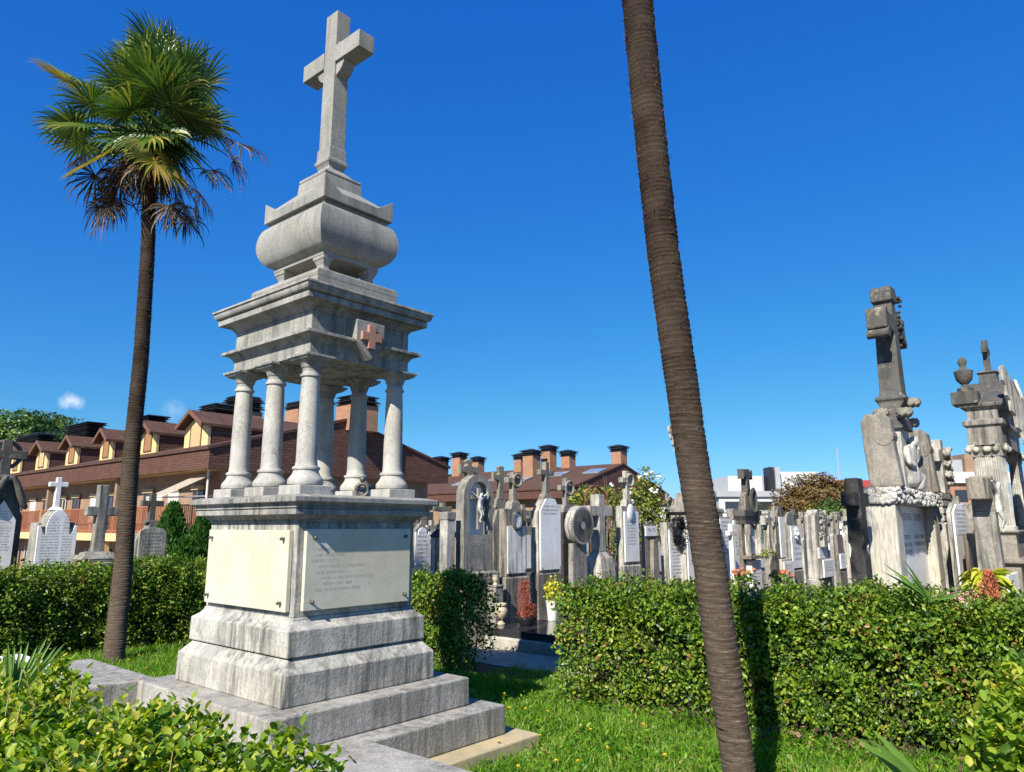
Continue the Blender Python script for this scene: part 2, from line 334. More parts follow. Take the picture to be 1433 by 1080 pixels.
def hedge(label, x0, x1, y0, y1, h, dens, m, size=.045, near=False, skip='', shoots=10):
    root = thing('hedge', label, 'hedge', ((x0 + x1) / 2, (y0 + y1) / 2, 0), 0, 'clipped hedges around the burial plot')
    faces = [('t', (x1 - x0) * (y1 - y0)), ('-x', (y1 - y0) * h), ('+x', (y1 - y0) * h), ('-y', (x1 - x0) * h), ('+y', (x1 - x0) * h)]
    parts = []
    for fc, area in faces:
        if fc in skip: continue
        for layer in (0, 1):
            n = int(area * dens * (1 if layer == 0 else .55))
            r = rng.random((n, 3)); P = np.empty((n, 3)); Nn = np.zeros((n, 3))
            d = rng.exponential(.035, n) if layer == 0 else .08 + rng.random(n) * .22
            P[:, 0] = x0 + r[:, 0] * (x1 - x0); P[:, 1] = y0 + r[:, 1] * (y1 - y0); P[:, 2] = .03 + r[:, 2] ** .9 * (h - .03)
            if fc == 't': P[:, 2] = h; Nn[:, 2] = 1
            if fc == '-x': P[:, 0] = x0; Nn[:, 0] = -1
            if fc == '+x': P[:, 0] = x1; Nn[:, 0] = 1
            if fc == '-y': P[:, 1] = y0; Nn[:, 1] = -1
            if fc == '+y': P[:, 1] = y1; Nn[:, 1] = 1
            if layer == 0 and not (near and fc == 't'):     # leaves gather in clumps with dark hollows between
                nc = max(8, int(area * 75)); Cc = rng.random((nc, 3)); Cc = np.stack([x0 + Cc[:, 0] * (x1 - x0), y0 + Cc[:, 1] * (y1 - y0), .05 + Cc[:, 2] * (h - .08)], 1)
                ax_ = {'t': 2, '-x': 0, '+x': 0, '-y': 1, '+y': 1}[fc]; Cc[:, ax_] = P[0, ax_]; pick = rng.integers(0, nc, n); off_ = rng.normal(0, .062, (n, 3)); off_[:, ax_] *= .45; P = Cc[pick] + off_
                d = np.abs(rng.exponential(.05, nc))[pick] + rng.exponential(.015, n) - .03; P[:, 2] = np.clip(P[:, 2], .02, h + .05)
            w = wob(P) * .10 + wob(P, 2.7, 1) * .05 + wob(P, 6, 2) * .035
            P += Nn * (w - d)[:, None]
            if fc != 't':   # rounded shoulders, thinner foot
                k = np.clip((P[:, 2] - (h - .18)) / .18, 0, 1) ** 2 * .09; P -= Nn * k[:, None]
                keep = rng.random(n) < np.clip(.35 + P[:, 2] / .35, 0, 1) * (0.42 + .7 * (wob(P, 3.1, 4) > -.22)); P = P[keep]; Nn = Nn[keep]; n = len(P)
            nn = unit(Nn + rng.normal(0, .55, (n, 3)) + np.array([0, 0, .35]))
            ax = np.cross(nn, rng.normal(0, 1, (n, 3))) + Nn * .5 + np.array([0, 0, .25])
            if near and fc == 't' and layer == 0:   # little upright whorls of leaves
                q = 5; Pc = np.repeat(P[::2], q, 0); k = len(Pc); ang = (np.tile(np.arange(q), len(P[::2])) * 2.4 + np.repeat(rng.random(len(P[::2])) * 6, q))
                rise = np.tile(np.linspace(.0, .035, q), len(P[::2])); Pc[:, 2] += rise + rng.normal(0, .012, k)
                out = np.stack([np.cos(ang), np.sin(ang), np.full(k, .55) + rise * 18 + rng.normal(0, .2, k)], 1); out[:, :2] += rng.normal(0, .2, (k, 2))
                side = np.stack([-np.cos(ang) * .8, -np.sin(ang) * .8, np.full(k, 1.)], 1) + rng.normal(0, .2, (k, 3))
                sz = size * rng.uniform(.6, 1.25, k); w_ = sz * rng.uniform(.46, .66, k); cl_ = np.hypot(Pc[:, 0] - CAM[0], Pc[:, 1] - CAM[1]) < 3.4
                parts.append(leaf_mesh(Pc[cl_], out[cl_], side[cl_], sz[cl_], w_[cl_], tpl=(T_XL, F_XL))); parts.append(leaf_mesh(Pc[~cl_], out[~cl_], side[~cl_], sz[~cl_], w_[~cl_])); continue
            sz = size * rng.uniform(.45, 1.45, n) * (1.25 if layer else 1)
            parts.append(leaf_mesh(P, ax, nn, sz, sz * rng.uniform(.55, .8, n), hi=near or layer == 0))
    stems = MB()
    for k in range(int(shoots * (x1 - x0) * (y1 - y0))):     # long shoots above the clipped top
        a = np.array([rnd.uniform(x0 + .08, x1 - .08), rnd.uniform(y0 + .08, y1 - .08), h - .03]); tip = a + np.array([rnd.uniform(-.06, .06), rnd.uniform(-.06, .06), rnd.uniform(.06, .2)])
        q = 15; s = (.15 + .85 * rng.random(q))[:, None]; P = a + (tip - a) * s; ang = rng.random(q) * 6.28
        ax = np.stack([np.cos(ang), np.sin(ang), np.full(q, .8)], 1); nn = np.stack([-np.cos(ang) * .7, -np.sin(ang) * .7, np.ones(q)], 1)
        sz = size * rng.uniform(.6, 1.05, q); parts.append(leaf_mesh(P, ax, nn, sz, sz * .7, tpl=(T_XL, F_XL) if near else None)); stems.tube([a, tip], [.002, .001], 4, False)
    V, T = join(parts); V[:, 0] -= (x0 + x1) / 2; V[:, 1] -= (y0 + y1) / 2
    np_mesh('foliage', V, T, m, root)
    ix, iy = (x1 - x0) / 2 - .23, (y1 - y0) / 2 - .25; MB().loft([(.02, ix, iy), (h * .5, ix, iy), (h - .2, ix - .02, iy - .02), (h - .12, ix * .8, iy - .1)]).build('shade_core', MT['hedge_shade'], root)  # solid dark box blocks see-through; the hedge's inner shade is in its colour
    L = max(x1 - x0, y1 - y0); alongx = (x1 - x0) > (y1 - y0); cx, cy = (x0 + x1) / 2, (y0 + y1) / 2
    st = MB()
    for k in range(int(L * 9)):
        t = rnd.uniform(-.48, .48) * L; o = rnd.uniform(-.3, .3) * min(x1 - x0, y1 - y0)
        b = Vector((t, o, 0)) if alongx else Vector((o, t, 0)); top = b + Vector((rnd.uniform(-.2, .2), rnd.uniform(-.2, .2), h * rnd.uniform(.6, .9)))
        st.tube([b, b.lerp(top, .5) + Vector((rnd.uniform(-.05, .05), rnd.uniform(-.05, .05), 0)), top], [.012, .009, .004], 5, False)
    st.v += []; o = st.build('stems', MT['bark'], root); o['kind'] = 'stuff'
    if stems.v:
        stems.v = [(p[0] - cx, p[1] - cy, p[2]) for p in stems.v]; stems.build('shoots', MT['straw'], root)['kind'] = 'stuff'
    return root
def crown_cloud(blobs, dens, size, hi=False, up=.3, flat=1.0):
    """leaf clumps through the volume of several lumpy blobs (centre, radius xyz)"""
    parts = []
    for c, r in blobs:
        c = np.array(c); r = np.array(r); n = int(dens * (r[0] * r[1] + r[1] * r[2] + r[0] * r[2]) * 4.2)
        d = unit(rng.normal(0, 1, (n, 3))); rad = 1 - rng.exponential(.16, n); rad = np.clip(rad, .1, 1.1)
        lump = 1 + .16 * np.sin(d[:, 0] * 7 + c[0]) * np.sin(d[:, 1] * 6 + c[1]) + .14 * np.sin(d[:, 2] * 9 + c[2] + d[:, 0] * 5)
        P = c + d * r * (rad * lump)[:, None]
        nn = unit(d + rng.normal(0, .6, (n, 3)) + np.array([0, 0, up])); ax = np.cross(nn, rng.normal(0, 1, (n, 3)))
        sz = size * rng.uniform(.5, 1.4, n); parts.append(leaf_mesh(P, ax, nn, sz, sz * .75, hi))
    return join(parts)

# ------------------------------------------------------------------ palms
def trunk_mesh(path, rad, scar=.034, seg=28, seed=1, low=.03):
    r_ = np.random.default_rng(seed); pts = np.array([tuple(p) for p in path]); dl = np.concatenate([[0], np.cumsum(np.linalg.norm(np.diff(pts, axis=0), axis=1))])
    hs = []; lips = []; off = []; s = 0.
    while s < dl[-1]:
        h = scar * r_.uniform(.55, 1.4); k = r_.uniform(.4, 1.3)
        for q, l in ((0, -.35), (.35, .0), (.8, .5), (.93, .55)): hs.append(s + q * h); lips.append(l * k); off.append((off[-1] + r_.normal(0, .35) if off else 0.) if q == 0 else off[-1])
        s += h
    hs = np.array(hs); C = np.stack([np.interp(hs, dl, pts[:, i]) for i in range(3)], 1)
    if len(pts) > 3:   # soften the kinks of the path
        w = int(.5 / scar * 4 / 2); ker = np.ones(2 * w + 1) / (2 * w + 1)
        for i in (0, 1): C[:, i] = np.convolve(np.pad(C[:, i], w, 'reflect', reflect_type='odd'), ker, 'valid')
    rr = np.interp(hs, np.linspace(0, dl[-1], len(rad)), rad); a = np.arange(seg) * 2 * np.pi / seg
    ang = r_.normal(0, 1, (len(hs), seg)); ang = (ang + np.roll(ang, 1, 1) + np.roll(ang, 1, 0)) * .33
    up = np.interp(hs / dl[-1], [0, .3, 1], [.2, .8, 1.5])
    Rr = rr[:, None] * (1 + low * (np.array(lips) * up)[:, None] * 2.2 + low * .55 * ang)
    V = np.stack([C[:, 0:1] + Rr * np.cos(a), C[:, 1:2] + Rr * np.sin(a), C[:, 2:3] + .009 * np.sin(a[None] + np.array(off)[:, None])], 2).reshape(-1, 3)
    i, k = np.meshgrid(np.arange(len(hs) - 1), np.arange(seg), indexing='ij'); A = i * seg + k; B = i * seg + (k + 1) % seg
    T = np.concatenate([np.stack([A, B, B + seg], 2).reshape(-1, 3), np.stack([A, B + seg, A + seg], 2).reshape(-1, 3)])
    return V, T
def palm_bark():
    m, nt, bs, L = mat('palm_bark'); p = pos(nt, (9, 9, 105)); n = noise(nt, p, 1, 8, .75, .5); n2 = noise(nt, pos(nt), 3, 5); n3 = noise(nt, pos(nt, (40, 40, 120)), 1, 4, .7)
    sep = N(nt, 'ShaderNodeSeparateXYZ'); g = N(nt, 'ShaderNodeNewGeometry'); L(g.outputs['Position'], sep.inputs[0])
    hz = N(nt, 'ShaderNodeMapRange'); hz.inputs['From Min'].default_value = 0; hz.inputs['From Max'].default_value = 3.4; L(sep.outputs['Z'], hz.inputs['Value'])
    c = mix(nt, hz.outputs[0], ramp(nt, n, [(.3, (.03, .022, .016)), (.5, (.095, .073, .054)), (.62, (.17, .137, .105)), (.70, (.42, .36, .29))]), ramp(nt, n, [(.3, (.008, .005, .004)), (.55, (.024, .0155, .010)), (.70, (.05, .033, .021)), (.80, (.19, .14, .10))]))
    c = mix(nt, ramp(nt, n3, [(.35, .6), (.55, 0)]), c, (.03, .02, .014)); c = mix(nt, ramp(nt, n2, [(.4, 0), (.75, .4)]), c, (.12, .09, .065))
    L(c, bs.inputs['Base Color']); bs.inputs['Roughness'].default_value = .9; bs.inputs['Specular IOR Level'].default_value = .15
    bump(nt, mix(nt, .4, n, n3), bs, .8, .012); return m
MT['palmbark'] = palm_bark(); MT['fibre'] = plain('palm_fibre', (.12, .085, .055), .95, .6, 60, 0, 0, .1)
def frond(C, az, el, lp, lb, droop, nseg=38, spread=150, dead=0, roll=0, gap=1.0, split=.45, seed=0):
    q = random.Random(seed); C = Vector(C); d = Vector((math.cos(az) * math.cos(el), math.sin(az) * math.cos(el), math.sin(el)))
    pet = [C.copy()]; p = C.copy(); dd = d.copy(); n = 6
    for k in range(n): dd = (dd + Vector((0, 0, -1)) * droop * .12).normalized(); p = p + dd * lp / n; pet.append(p.copy())
    m = MB(); m.tube(pet, [.018 - .002 * k for k in range(len(pet))], 5)
    t = dd; s = t.cross(Vector((0, 0, 1)));
    if s.length < .05: s = Vector((math.sin(az), -math.cos(az), 0))
    s.normalize(); nrm = s.cross(t).normalized(); rm = Matrix.Rotation(roll, 3, t); s = rm @ s; nrm = rm @ nrm
    if nrm.z < 0 and not dead: nrm = -nrm
    dth = R(2 * spread / nseg)
    for k in range(nseg):
        th = R(-spread) + dth * (k + .5) + q.uniform(-.02, .02); w0 = math.cos(th) * t + math.sin(th) * s
        L = lb * (.62 + .38 * math.cos(th / 2) ** 1.2) * q.uniform(.86, 1.06); dr = droop * q.uniform(.5, 1.3)
        if dead: L *= q.uniform(.55, 1)
        tip_d = .25 + dr; vs = []; pt = p.copy(); dirv = (w0 + nrm * (.10 if not dead else -.1)).normalized(); steps = [0, .15, .45, .66, .84, 1.0]
        base_w = math.tan(dth / 2) * L * split * gap; widths = [.003, base_w * .42, base_w, base_w * .82, base_w * .45, .0015]
        for i, r in enumerate(steps):
            if i:
                pt = pt + dirv * (r - steps[i - 1]) * L
                g = (0 if r < .4 else (r - .35) ** 1.3) * tip_d * (1.1 if not dead else 3.2)
                dirv = (dirv + Vector((0, 0, -1)) * g + Vector((q.uniform(-1, 1), q.uniform(-1, 1), q.uniform(-1, 1))) * (.03 if not dead else .14)).normalized()
            cr = dirv.cross(nrm).normalized(); up = cr.cross(dirv)
            w = widths[i]; vs += [pt - cr * w, pt + up * -w * .55, pt + cr * w]
        m.add(vs, [f for i in range(len(steps) - 1) for f in ((3 * i, 3 * i + 1, 3 * i + 4, 3 * i + 3), (3 * i + 1, 3 * i + 2, 3 * i + 5, 3 * i + 4))])
    return m
def build_palm(label, path, rad, seed, crown=True):
    base = Vector(path[0]); root = thing('fan_palm', label, 'palm tree', base, 0, 'tall fan palms beside the monument')
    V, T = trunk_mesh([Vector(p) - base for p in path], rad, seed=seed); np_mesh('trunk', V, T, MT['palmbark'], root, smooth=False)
    r_ = np.random.default_rng(seed + 9); n = 9000; fi = r_.integers(0, len(V), n); C_ = V[fi]; seg = 28; cen = V.reshape(-1, seg, 3).mean(1)[fi // seg]; o_ = unit(C_ - cen)   # ragged fibres on the leaf scars
    hgt = C_[:, 2] / V[:, 2].max(); keep = r_.random(n) < .25 + .9 * hgt; C_, o_, hgt = C_[keep], o_[keep], hgt[keep]; n = len(C_)
    Vf, Tf = leaf_mesh(C_ - o_ * .004, o_ * .55 + r_.normal(0, .35, (n, 3)) + [0, 0, .8], r_.normal(0, 1, (n, 3)), r_.uniform(.012, .035, n) * (.6 + .7 * hgt), r_.uniform(.002, .007, n), tpl=(T_GR, F_GR)); np_mesh('fibres', Vf, Tf, MT['fibre'], root)
    return root
ga = (157, 928), (172, 800), (183.5, 640), (197.5, 500), (207.5, 340), (209, 190)
gb = gz(158, 928, 0); Yl = 9.82
PL = [gb] + [at(x, y, Yl) for x, y in ga[1:]]
palmL = build_palm('tall fan palm with shaggy crown standing left of the monument', [tuple(p) for p in PL], [.128, .112, .102, .096, .090, .088], 3)
cl = PL[-1] - gb
def toward(px, py, Y): return at(px, py, Y) - gb
fans = []
# fronds aimed at the blades seen in the photograph (blade end px, dY, kind)
aims = []
cpx, cpy = 213, 142
for k in range(54):      # green blades on a lumpy ball about the growing tip
    zz_ = 1 - 1.86 * (k + .5) / 54; rr_ = math.sqrt(max(0, 1 - zz_ * zz_)); aa_ = k * 2.39996 + rnd.uniform(-.2, .2); f_ = rnd.uniform(.66, 1.0)
    aims.append((cpx + 54 * rr_ * math.cos(aa_) * f_, cpy - 84 * zz_ * f_, .62 * rr_ * math.sin(aa_) * f_, 0))
aims += [(122, 122, .1, 0), (112, 150, -.2, 0), (120, 182, .2, 0), (132, 204, -.2, 0), (132, 150, .5, 0), (140, 130, -.4, 0), (118, 160, -.5, 0), (276, 150, .1, 0), (272, 182, -.4, 0), (280, 120, .3, 0), (330, 182, .2, 2),
         (222, 190, -.9, 1), (140, 222, -.5, 1), (100, 110, -.5, 1), (250, 215, -.6, 1),
         (338, 190, .0, 2), (308, 224, .1, 2), (286, 262, -.2, 2), (118, 205, .2, 2), (128, 240, -.1, 2)]
for k in range(34): a_ = k * 2.4; aims.append((206 + rnd.uniform(14, 72) * math.cos(a_), rnd.uniform(205, 300), .6 * math.sin(a_) * rnd.uniform(.4, 1), 2))
for i, (px, py, dy, kind) in enumerate(aims):
    e = toward(px, py, Yl + dy); d = e - cl; lp = max(.3, d.length); az = math.atan2(d.y, d.x); el = math.asin(max(-1, min(1, d.z / d.length)))
    el = min(el + (.10 if kind < 2 else .25), 1.5)
    fr = frond(cl, az, el, lp, rnd.uniform(.5, .74) if kind < 2 else rnd.uniform(.46, .68), rnd.uniform(.3, 1.25) if kind < 2 else rnd.uniform(.9, 1.4), 40 if kind < 2 else 26, rnd.uniform(150, 172) if kind < 2 else 110, dead=kind == 2, roll=rnd.uniform(-.7, .7), gap=rnd.uniform(.95, 1.15) if kind < 2 else .75, seed=i)
    o = fr.build('frond', LF['palm' if kind == 0 else 'palmy' if kind == 1 else 'dead'], palmL)
    if kind == 1: o['label'] = 'yellowing fan frond hanging low in the crown'
    if kind == 2: o['label'] = 'dry brown frond hanging below the green crown'
    fans.append(o)
fib = MB()
for k in range(60):   # old leaf bases and fibre under the crown
    a = rnd.uniform(0, 6.28); h = rnd.uniform(-.75, .05); b = cl + Vector((math.cos(a) * .1, math.sin(a) * .1, h)); fib.tube([b, b + Vector((math.cos(a) * .1, math.sin(a) * .1, .12)), b + Vector((math.cos(a) * .17, math.sin(a) * .17, rnd.uniform(-.1, .25)))], [.022, .017, .006], 5)
fib.build('leaf_bases', MT['bark'], palmL)
pr = [(gz(1050, 1178, 0).x, gz(1050, 1178, 0).y, 0)]; Yr = 4.4
PR = [Vector(pr[0])] + [at(x, y, Yr) for x, y in ((1035, 1080), (1012, 930), (992, 780), (968, 640), (949, 500), (931, 380), (916.5, 250), (903, 120), (892, 0))]
e_ = PR[-1] - PR[-2]; PR += [PR[-1] + e_ * 1.6, PR[-1] + e_ * 3.2 + Vector((0, 0, .1))]
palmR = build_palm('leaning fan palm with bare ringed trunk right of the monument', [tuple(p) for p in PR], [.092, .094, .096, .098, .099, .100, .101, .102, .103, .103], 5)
shift = (PR[-1] - PR[0]) - cl
for i, o in enumerate(fans):
    if i % 2 == 0:
        c = o.copy(); COL.objects.link(c); c.parent = palmR; c.location = shift
def seedling(label, base, n, L, el0, el1, az0, az1, w=.008, m='sprout', name='palm_seedling'):
    root = thing(name, label, 'palm seedling', base)
    for k in range(n):
        t = (k + .5) / n; az = az0 + (az1 - az0) * t; el = el0 + (el1 - el0) * t + rnd.uniform(-.06, .06); ln = L * rnd.uniform(.75, 1.05); mb = MB(); p = Vector((0, 0, 0)); d = Vector((math.cos(az) * math.cos(el), math.sin(az) * math.cos(el), math.sin(el))); vs = []
        for i, r in enumerate((0, .2, .45, .7, .9, 1)):
            if i: p = p + d * ln * (r - (0, .2, .45, .7, .9, 1)[i - 1]); d = (d + Vector((0, 0, -.03 * i))).normalized()
            cr = d.cross(Vector((CAM[0] - base[0], CAM[1] - base[1], 1.2))).normalized(); ww = w * (.25, .7, 1, .8, .4, .04)[i]; up = cr.cross(d); vs += [p - cr * ww, p - up * ww * .5, p + cr * ww]
        mb.add(vs, [f for i in range(5) for f in ((3 * i, 3 * i + 1, 3 * i + 4, 3 * i + 3), (3 * i + 1, 3 * i + 2, 3 * i + 5, 3 * i + 4))]); mb.build('leaf_blade', LF[m], root)
    return root

# ------------------------------------------------------------------ the monument
def monument():
    root = thing('funerary_monument', 'tall granite funerary monument of six columns carrying a sarcophagus and stone cross', 'monument')
    B = .008
    z0 = 0
    MB().loft([(-.1, 1.266, 1.333), (.111, 1.264, 1.331)]).build('step', MT['ochre'], root, .012)['label'] = 'lowest ochre step sunk in the grass'
    MB().loft([(.111, 1.078, 1.144), (.327, 1.075, 1.141)]).build('step', MT['step'], root, .012)
    MB().loft([(.327, .876, .942), (.534, .874, .94)]).build('step', MT['step'], root, .012)
    MB().b2(-1.02, -.235, -2.75, -1.142, -.05, .3265).build('apron_slab', MT['step'], root, .012)
    MB().b2(-2.15, -.735, .945, 2.25, -.05, .531).build('side_slab', MT['step'], root, .012)
    MB().loft([(.5345, .676, .746), (.735, .667, .752), (.742, .664, .748), (.822, .597, .672), (.829, .58, .66)]).build('base_block', MT['base'], root, .01)
    MB().loft([(.832, .617, .692), (1.000, .616, .687), (1.006, .612, .683), (1.03, .575, .645), (1.06, .55, .622), (1.081, .545, .618)]).build('base_block', MT['base'], root, .008)
    MB().loft([(1.0812, .536, .612), (1.728, .541, .617)]).build('die', MT['base'], root, .005)
    def plaque(x0, x1, z0, z1, side, m, label):
        f = MB()
        if side == 'x': f.b2(-.576, -.542, x0, x1, z0, z1)
        else: f.b2(x0, x1, -.652, -.6185, z0, z1)
        p = f.build('plaque', m, root, .004); p['label'] = label
        for a, b in ((.06, .06), (.06, -.06), (-.06, .06), (-.06, -.06)):
            u = (x0 if a > 0 else x1) + a; w = (z0 if b > 0 else z1) + b; t = MB(); prof = [(.012, 0), (.012, .005), (.008, .008), (.008, .016), (.012, .018), (.0125, .025), (.008, .033), (.002, .035)]
            t.lathe(prof, n=12); rot = Matrix.Rotation(R(-90), 4, 'Y') if side == 'x' else Matrix.Rotation(R(90), 4, 'X')
            o = Vector((-.576, u, w)) if side == 'x' else Vector((u, -.652, w)); t.v = [tuple(o + (rot @ Vector(q))) for q in t.v]; t.build('bolt', MT['bronze'], p, 0, 30)
        return p
    plaque(-.568, .572, 1.118, 1.675, 'x', MT['cream'], 'blank cream marble plaque in full sun')
    pp = plaque(-.49, .477, 1.124, 1.683, 'y', MT['cream'], 'cream marble plaque with worn carved lines')
    le = MB()
    rows = [(1.610, -.36, .02), (1.572, -.30, .02), (1.530, -.44, -.25), (1.492, -.42, -.16), (1.452, -.44, -.20), (1.412, -.38, .03), (1.370, -.40, -.12), (1.332, -.36, .12), (1.292, -.34, -.06), (1.252, -.40, .0)]
    for z, a, b in rows: glyphs(le, a, b, z, .020, -.6528, gap=.35)
    le.build('carved_inscription', MT['carve'], pp)
    MB().loft([(1.7282, .549, .625), (1.742, .553, .629), (1.748, .549, .625), (1.750, .556, .632), (1.765, .575, .652), (1.780, .594, .674), (1.782, .622, .706), (1.784, .630, .714), (1.822, .630, .714), (1.8225, .624, .707), (1.829, .624, .707), (1.8295, .640, .724), (1.836, .640, .724), (1.8365, .628, .712), (1.858, .634, .720), (1.868, .646, .736), (1.8695, .665, .759), (1.872, .668, .762), (1.906, .668, .762), (1.925, .60, .69)]).build('cornice', MT['ent'], root, .003)
    # six columns
    shaft = [(.086, 0), (.081, .01), (.0775, .05), (.077, .2), (.0745, .4), (.071, .55), (.067, .655), (.0665, .672), (.078, .674), (.080, .683), (.078, .692), (.0665, .695), (.0655, .715)]
    basep = [(.105, 0), (.127, .006), (.131, .022), (.129, .040), (.122, .052), (.114, .062), (.102, .078), (.094, .095), (.091, .108), (.092, .113), (.099, .116), (.101, .126), (.097, .136), (.086, .139)]
    cap = [(.065, 0), (.0655, .02), (.070, .024), (.075, .03), (.077, .044), (.084, .06), (.095, .072)]
    def column(x, y):
        c = MB().loft([(1.924, .136, .136), (1.995, .136, .136)], x, y).build('column', MT['column'], root, .006)
        MB().lathe(basep, (x, y, 1.9955), 40).build('column_base', MT['column'], c, 0, 40)
        MB().lathe(shaft, (x, y, 2.134), 40).build('shaft', MT['column'], c, 0, 40)
        b = MB().lathe(cap, (x, y, 2.849), 40); b.loft([(2.9205, .094, .094), (2.927, .098, .098), (2.93, .108, .108), (2.938, .117, .117), (2.947, .119, .119), (2.949, .132, .132), (2.968, .132, .132)], x, y)
        b.build('capital', MT['ent'], c, .002, 40)
    for x in (-.41, .41):
        for y in (-.48, 0, .48): column(x, y)
    z = 2.9685
    MB().loft([(z, .482, .556), (3.062, .482, .556), (3.066, .49, .564), (3.078, .492, .566), (3.082, .497, .571), (3.094, .503, .578), (3.106, .516, .592), (3.1135, .532, .609), (3.115, .556, .633), (3.117, .560, .637), (3.141, .559, .636), (3.150, .49, .565)]).build('architrave', MT['ent'], root, .003)
    MB().loft([(3.1502, .480, .554), (3.312, .480, .554)]).build('frieze', MT['ent'], root, .004)
    pts = [(-.142, 3.295), (.135, 3.295), (.135, 3.13), (.004, 2.985), (-.142, 3.13)]
    sh = MB().prism(pts, -.662, -.548).build('shield', MT['ent'], root, .006)
    a, b, c, zc = .097, .035, -.010, 3.166
    MB().prism([(c + x, zc + y) for x, y in ((-b, -a), (b, -a), (b, -b), (a, -b), (a, b), (b, b), (b, a), (-b, a), (-b, b), (-a, b), (-a, -b), (-b, -b))], -.694, -.6625).build('shield_cross', MT['redstone'], sh, .005)
    MB().loft([(3.3122, .488, .562), (3.326, .490, .564), (3.330, .500, .574), (3.342, .506, .580), (3.356, .524, .600), (3.366, .540, .614), (3.368, .584, .658), (3.370, .592, .666), (3.414, .592, .666), (3.4145, .578, .652), (3.424, .578, .652), (3.4245, .602, .676), (3.432, .612, .686), (3.446, .620, .693), (3.464, .6235, .696), (3.474, .6235, .696), (3.475, .636, .708), (3.494, .634, .706), (3.53, .45, .53)]).build('upper_cornice', MT['ent'], root, .003)
    for s in (-1, 1):   # plinth laid in two blocks with an open joint
        MB().loft([(3.50, .404, .24), (3.622, .402, .24), (3.626, .398, .24), (3.636, .404, .242), (3.655, .409, .242), (3.676, .404, .242), (3.690, .392, .24), (3.70, .36, .22)], 0, s * .2435).build('plinth', MT['granite'], root, .006)
    for x in (-1, 1):
        for y in (-1, 1):
            MB().loft([(3.70, .052, .075), (3.715, .050, .070), (3.76, .030, .048), (3.79, .028, .046), (3.83, .042, .066), (3.838, .050, .074), (3.866, .052, .076)], x * .226, y * .286).build('foot', MT['granite'], root, .004)
    MB().loft([(3.8662, .281, .362), (3.898, .283, .364), (3.90, .288, .369), (3.912, .316, .396), (3.935, .343, .423), (3.97, .369, .449), (4.015, .389, .469), (4.06, .399, .479), (4.10, .401, .481), (4.15, .397, .477), (4.20, .386, .467), (4.24, .370, .452), (4.265, .350, .434), (4.272, .325, .41), (4.312, .322, .408)]).build('sarcophagus', MT['granite'], root, 0, 40)
    lid = MB().loft([(4.313, .352, .440), (4.318, .357, .445), (4.396, .357, .445), (4.575, .196, .204), (4.668, .190, .197), (4.672, .186, .192), (4.674, .180, .186), (4.680, .186, .192), (4.694, .190, .196), (4.708, .186, .191), (4.716, .172, .176)])
    for x in (-1, 1):
        for y in (-1, 1): lid.add([(x * .3572, y * .4452, 4.36), (x * .3572, y * .4452, 4.506), (x * .19, y * .4452, 4.397), (x * .3572, y * .28, 4.397), (x * .19, y * .28, 4.40)], [f if x * y > 0 else f[::-1] for f in ((0, 1, 2), (0, 3, 1), (1, 3, 4), (1, 4, 2), (0, 2, 4), (0, 4, 3))])
    lid.build('lid', MT['granite'], root, .003)
    MB().loft([(4.7165, .150, .152), (4.735, .146, .148), (4.79, .085, .09), (4.815, .078, .082), (4.84, .092, .094), (4.855, .104, .106), (4.880, .104, .106), (4.892, .094, .098), (4.905, .092, .096), (5.005, .089, .095), (5.008, .079, .086), (6.36, .073, .083), (6.37, .065, .075)]).build('cross_shaft', MT['granite'], root, .005)
    arm = MB().b2(-.081, .086, -.437, -.0868, 5.826, 5.992); arm.b2(-.081, .086, .0868, .411, 5.826, 5.992)
    arm.build('cross_arm', MT['granite'], root, .005)
    for s in (-1, 1):   # curved consoles in the corners of the cross
        p = [(s * .086, 5.70), (s * .086, 5.8255), (s * .20, 5.8255), (s * .195, 5.80), (s * .175, 5.76), (s * .14, 5.725), (s * .105, 5.708)]; MB().prism(p, -.06, .062, 'x').build('console', MT['granite'], root, .003)
        p = [(s * .0862, 5.9925), (s * .0862, 6.045), (s * .105, 6.035), (s * .125, 5.9925)]; MB().prism(p, -.05, .055, 'x').build('console', MT['granite'], root, .003)
    return root
STROKES = {'I': [(.4, 0, .6, 1)], 'L': [(.1, 0, .3, 1), (.3, 0, .9, .16)], 'T': [(.05, .84, .95, 1), (.4, 0, .6, .84)], 'E': [(.1, 0, .3, 1), (.3, 0, .9, .15), (.3, .43, .8, .57), (.3, .85, .9, 1)], 'F': [(.1, 0, .3, 1), (.3, .43, .8, .57), (.3, .85, .9, 1)],
           'H': [(.1, 0, .28, 1), (.72, 0, .9, 1), (.28, .43, .72, .57)], 'O': [(.1, .1, .28, .9), (.72, .1, .9, .9), (.25, 0, .75, .15), (.25, .85, .75, 1)], 'U': [(.1, .1, .28, 1), (.72, .1, .9, 1), (.25, 0, .75, .15)], 'A': [(.1, 0, .28, .8), (.72, 0, .9, .8), (.25, .85, .75, 1), (.28, .35, .72, .5)],
           'R': [(.1, 0, .28, 1), (.28, .85, .75, 1), (.28, .42, .75, .57), (.72, .5, .9, .9), (.6, 0, .8, .42)], 'N': [(.1, 0, .28, 1), (.72, 0, .9, 1), (.28, .55, .5, .85), (.5, .2, .72, .55)], 'D': [(.1, 0, .28, 1), (.28, 0, .7, .14), (.28, .86, .7, 1), (.7, .12, .9, .88)], 'C': [(.1, .1, .28, .9), (.25, 0, .85, .15), (.25, .85, .85, 1)]}
SK = list(STROKES)
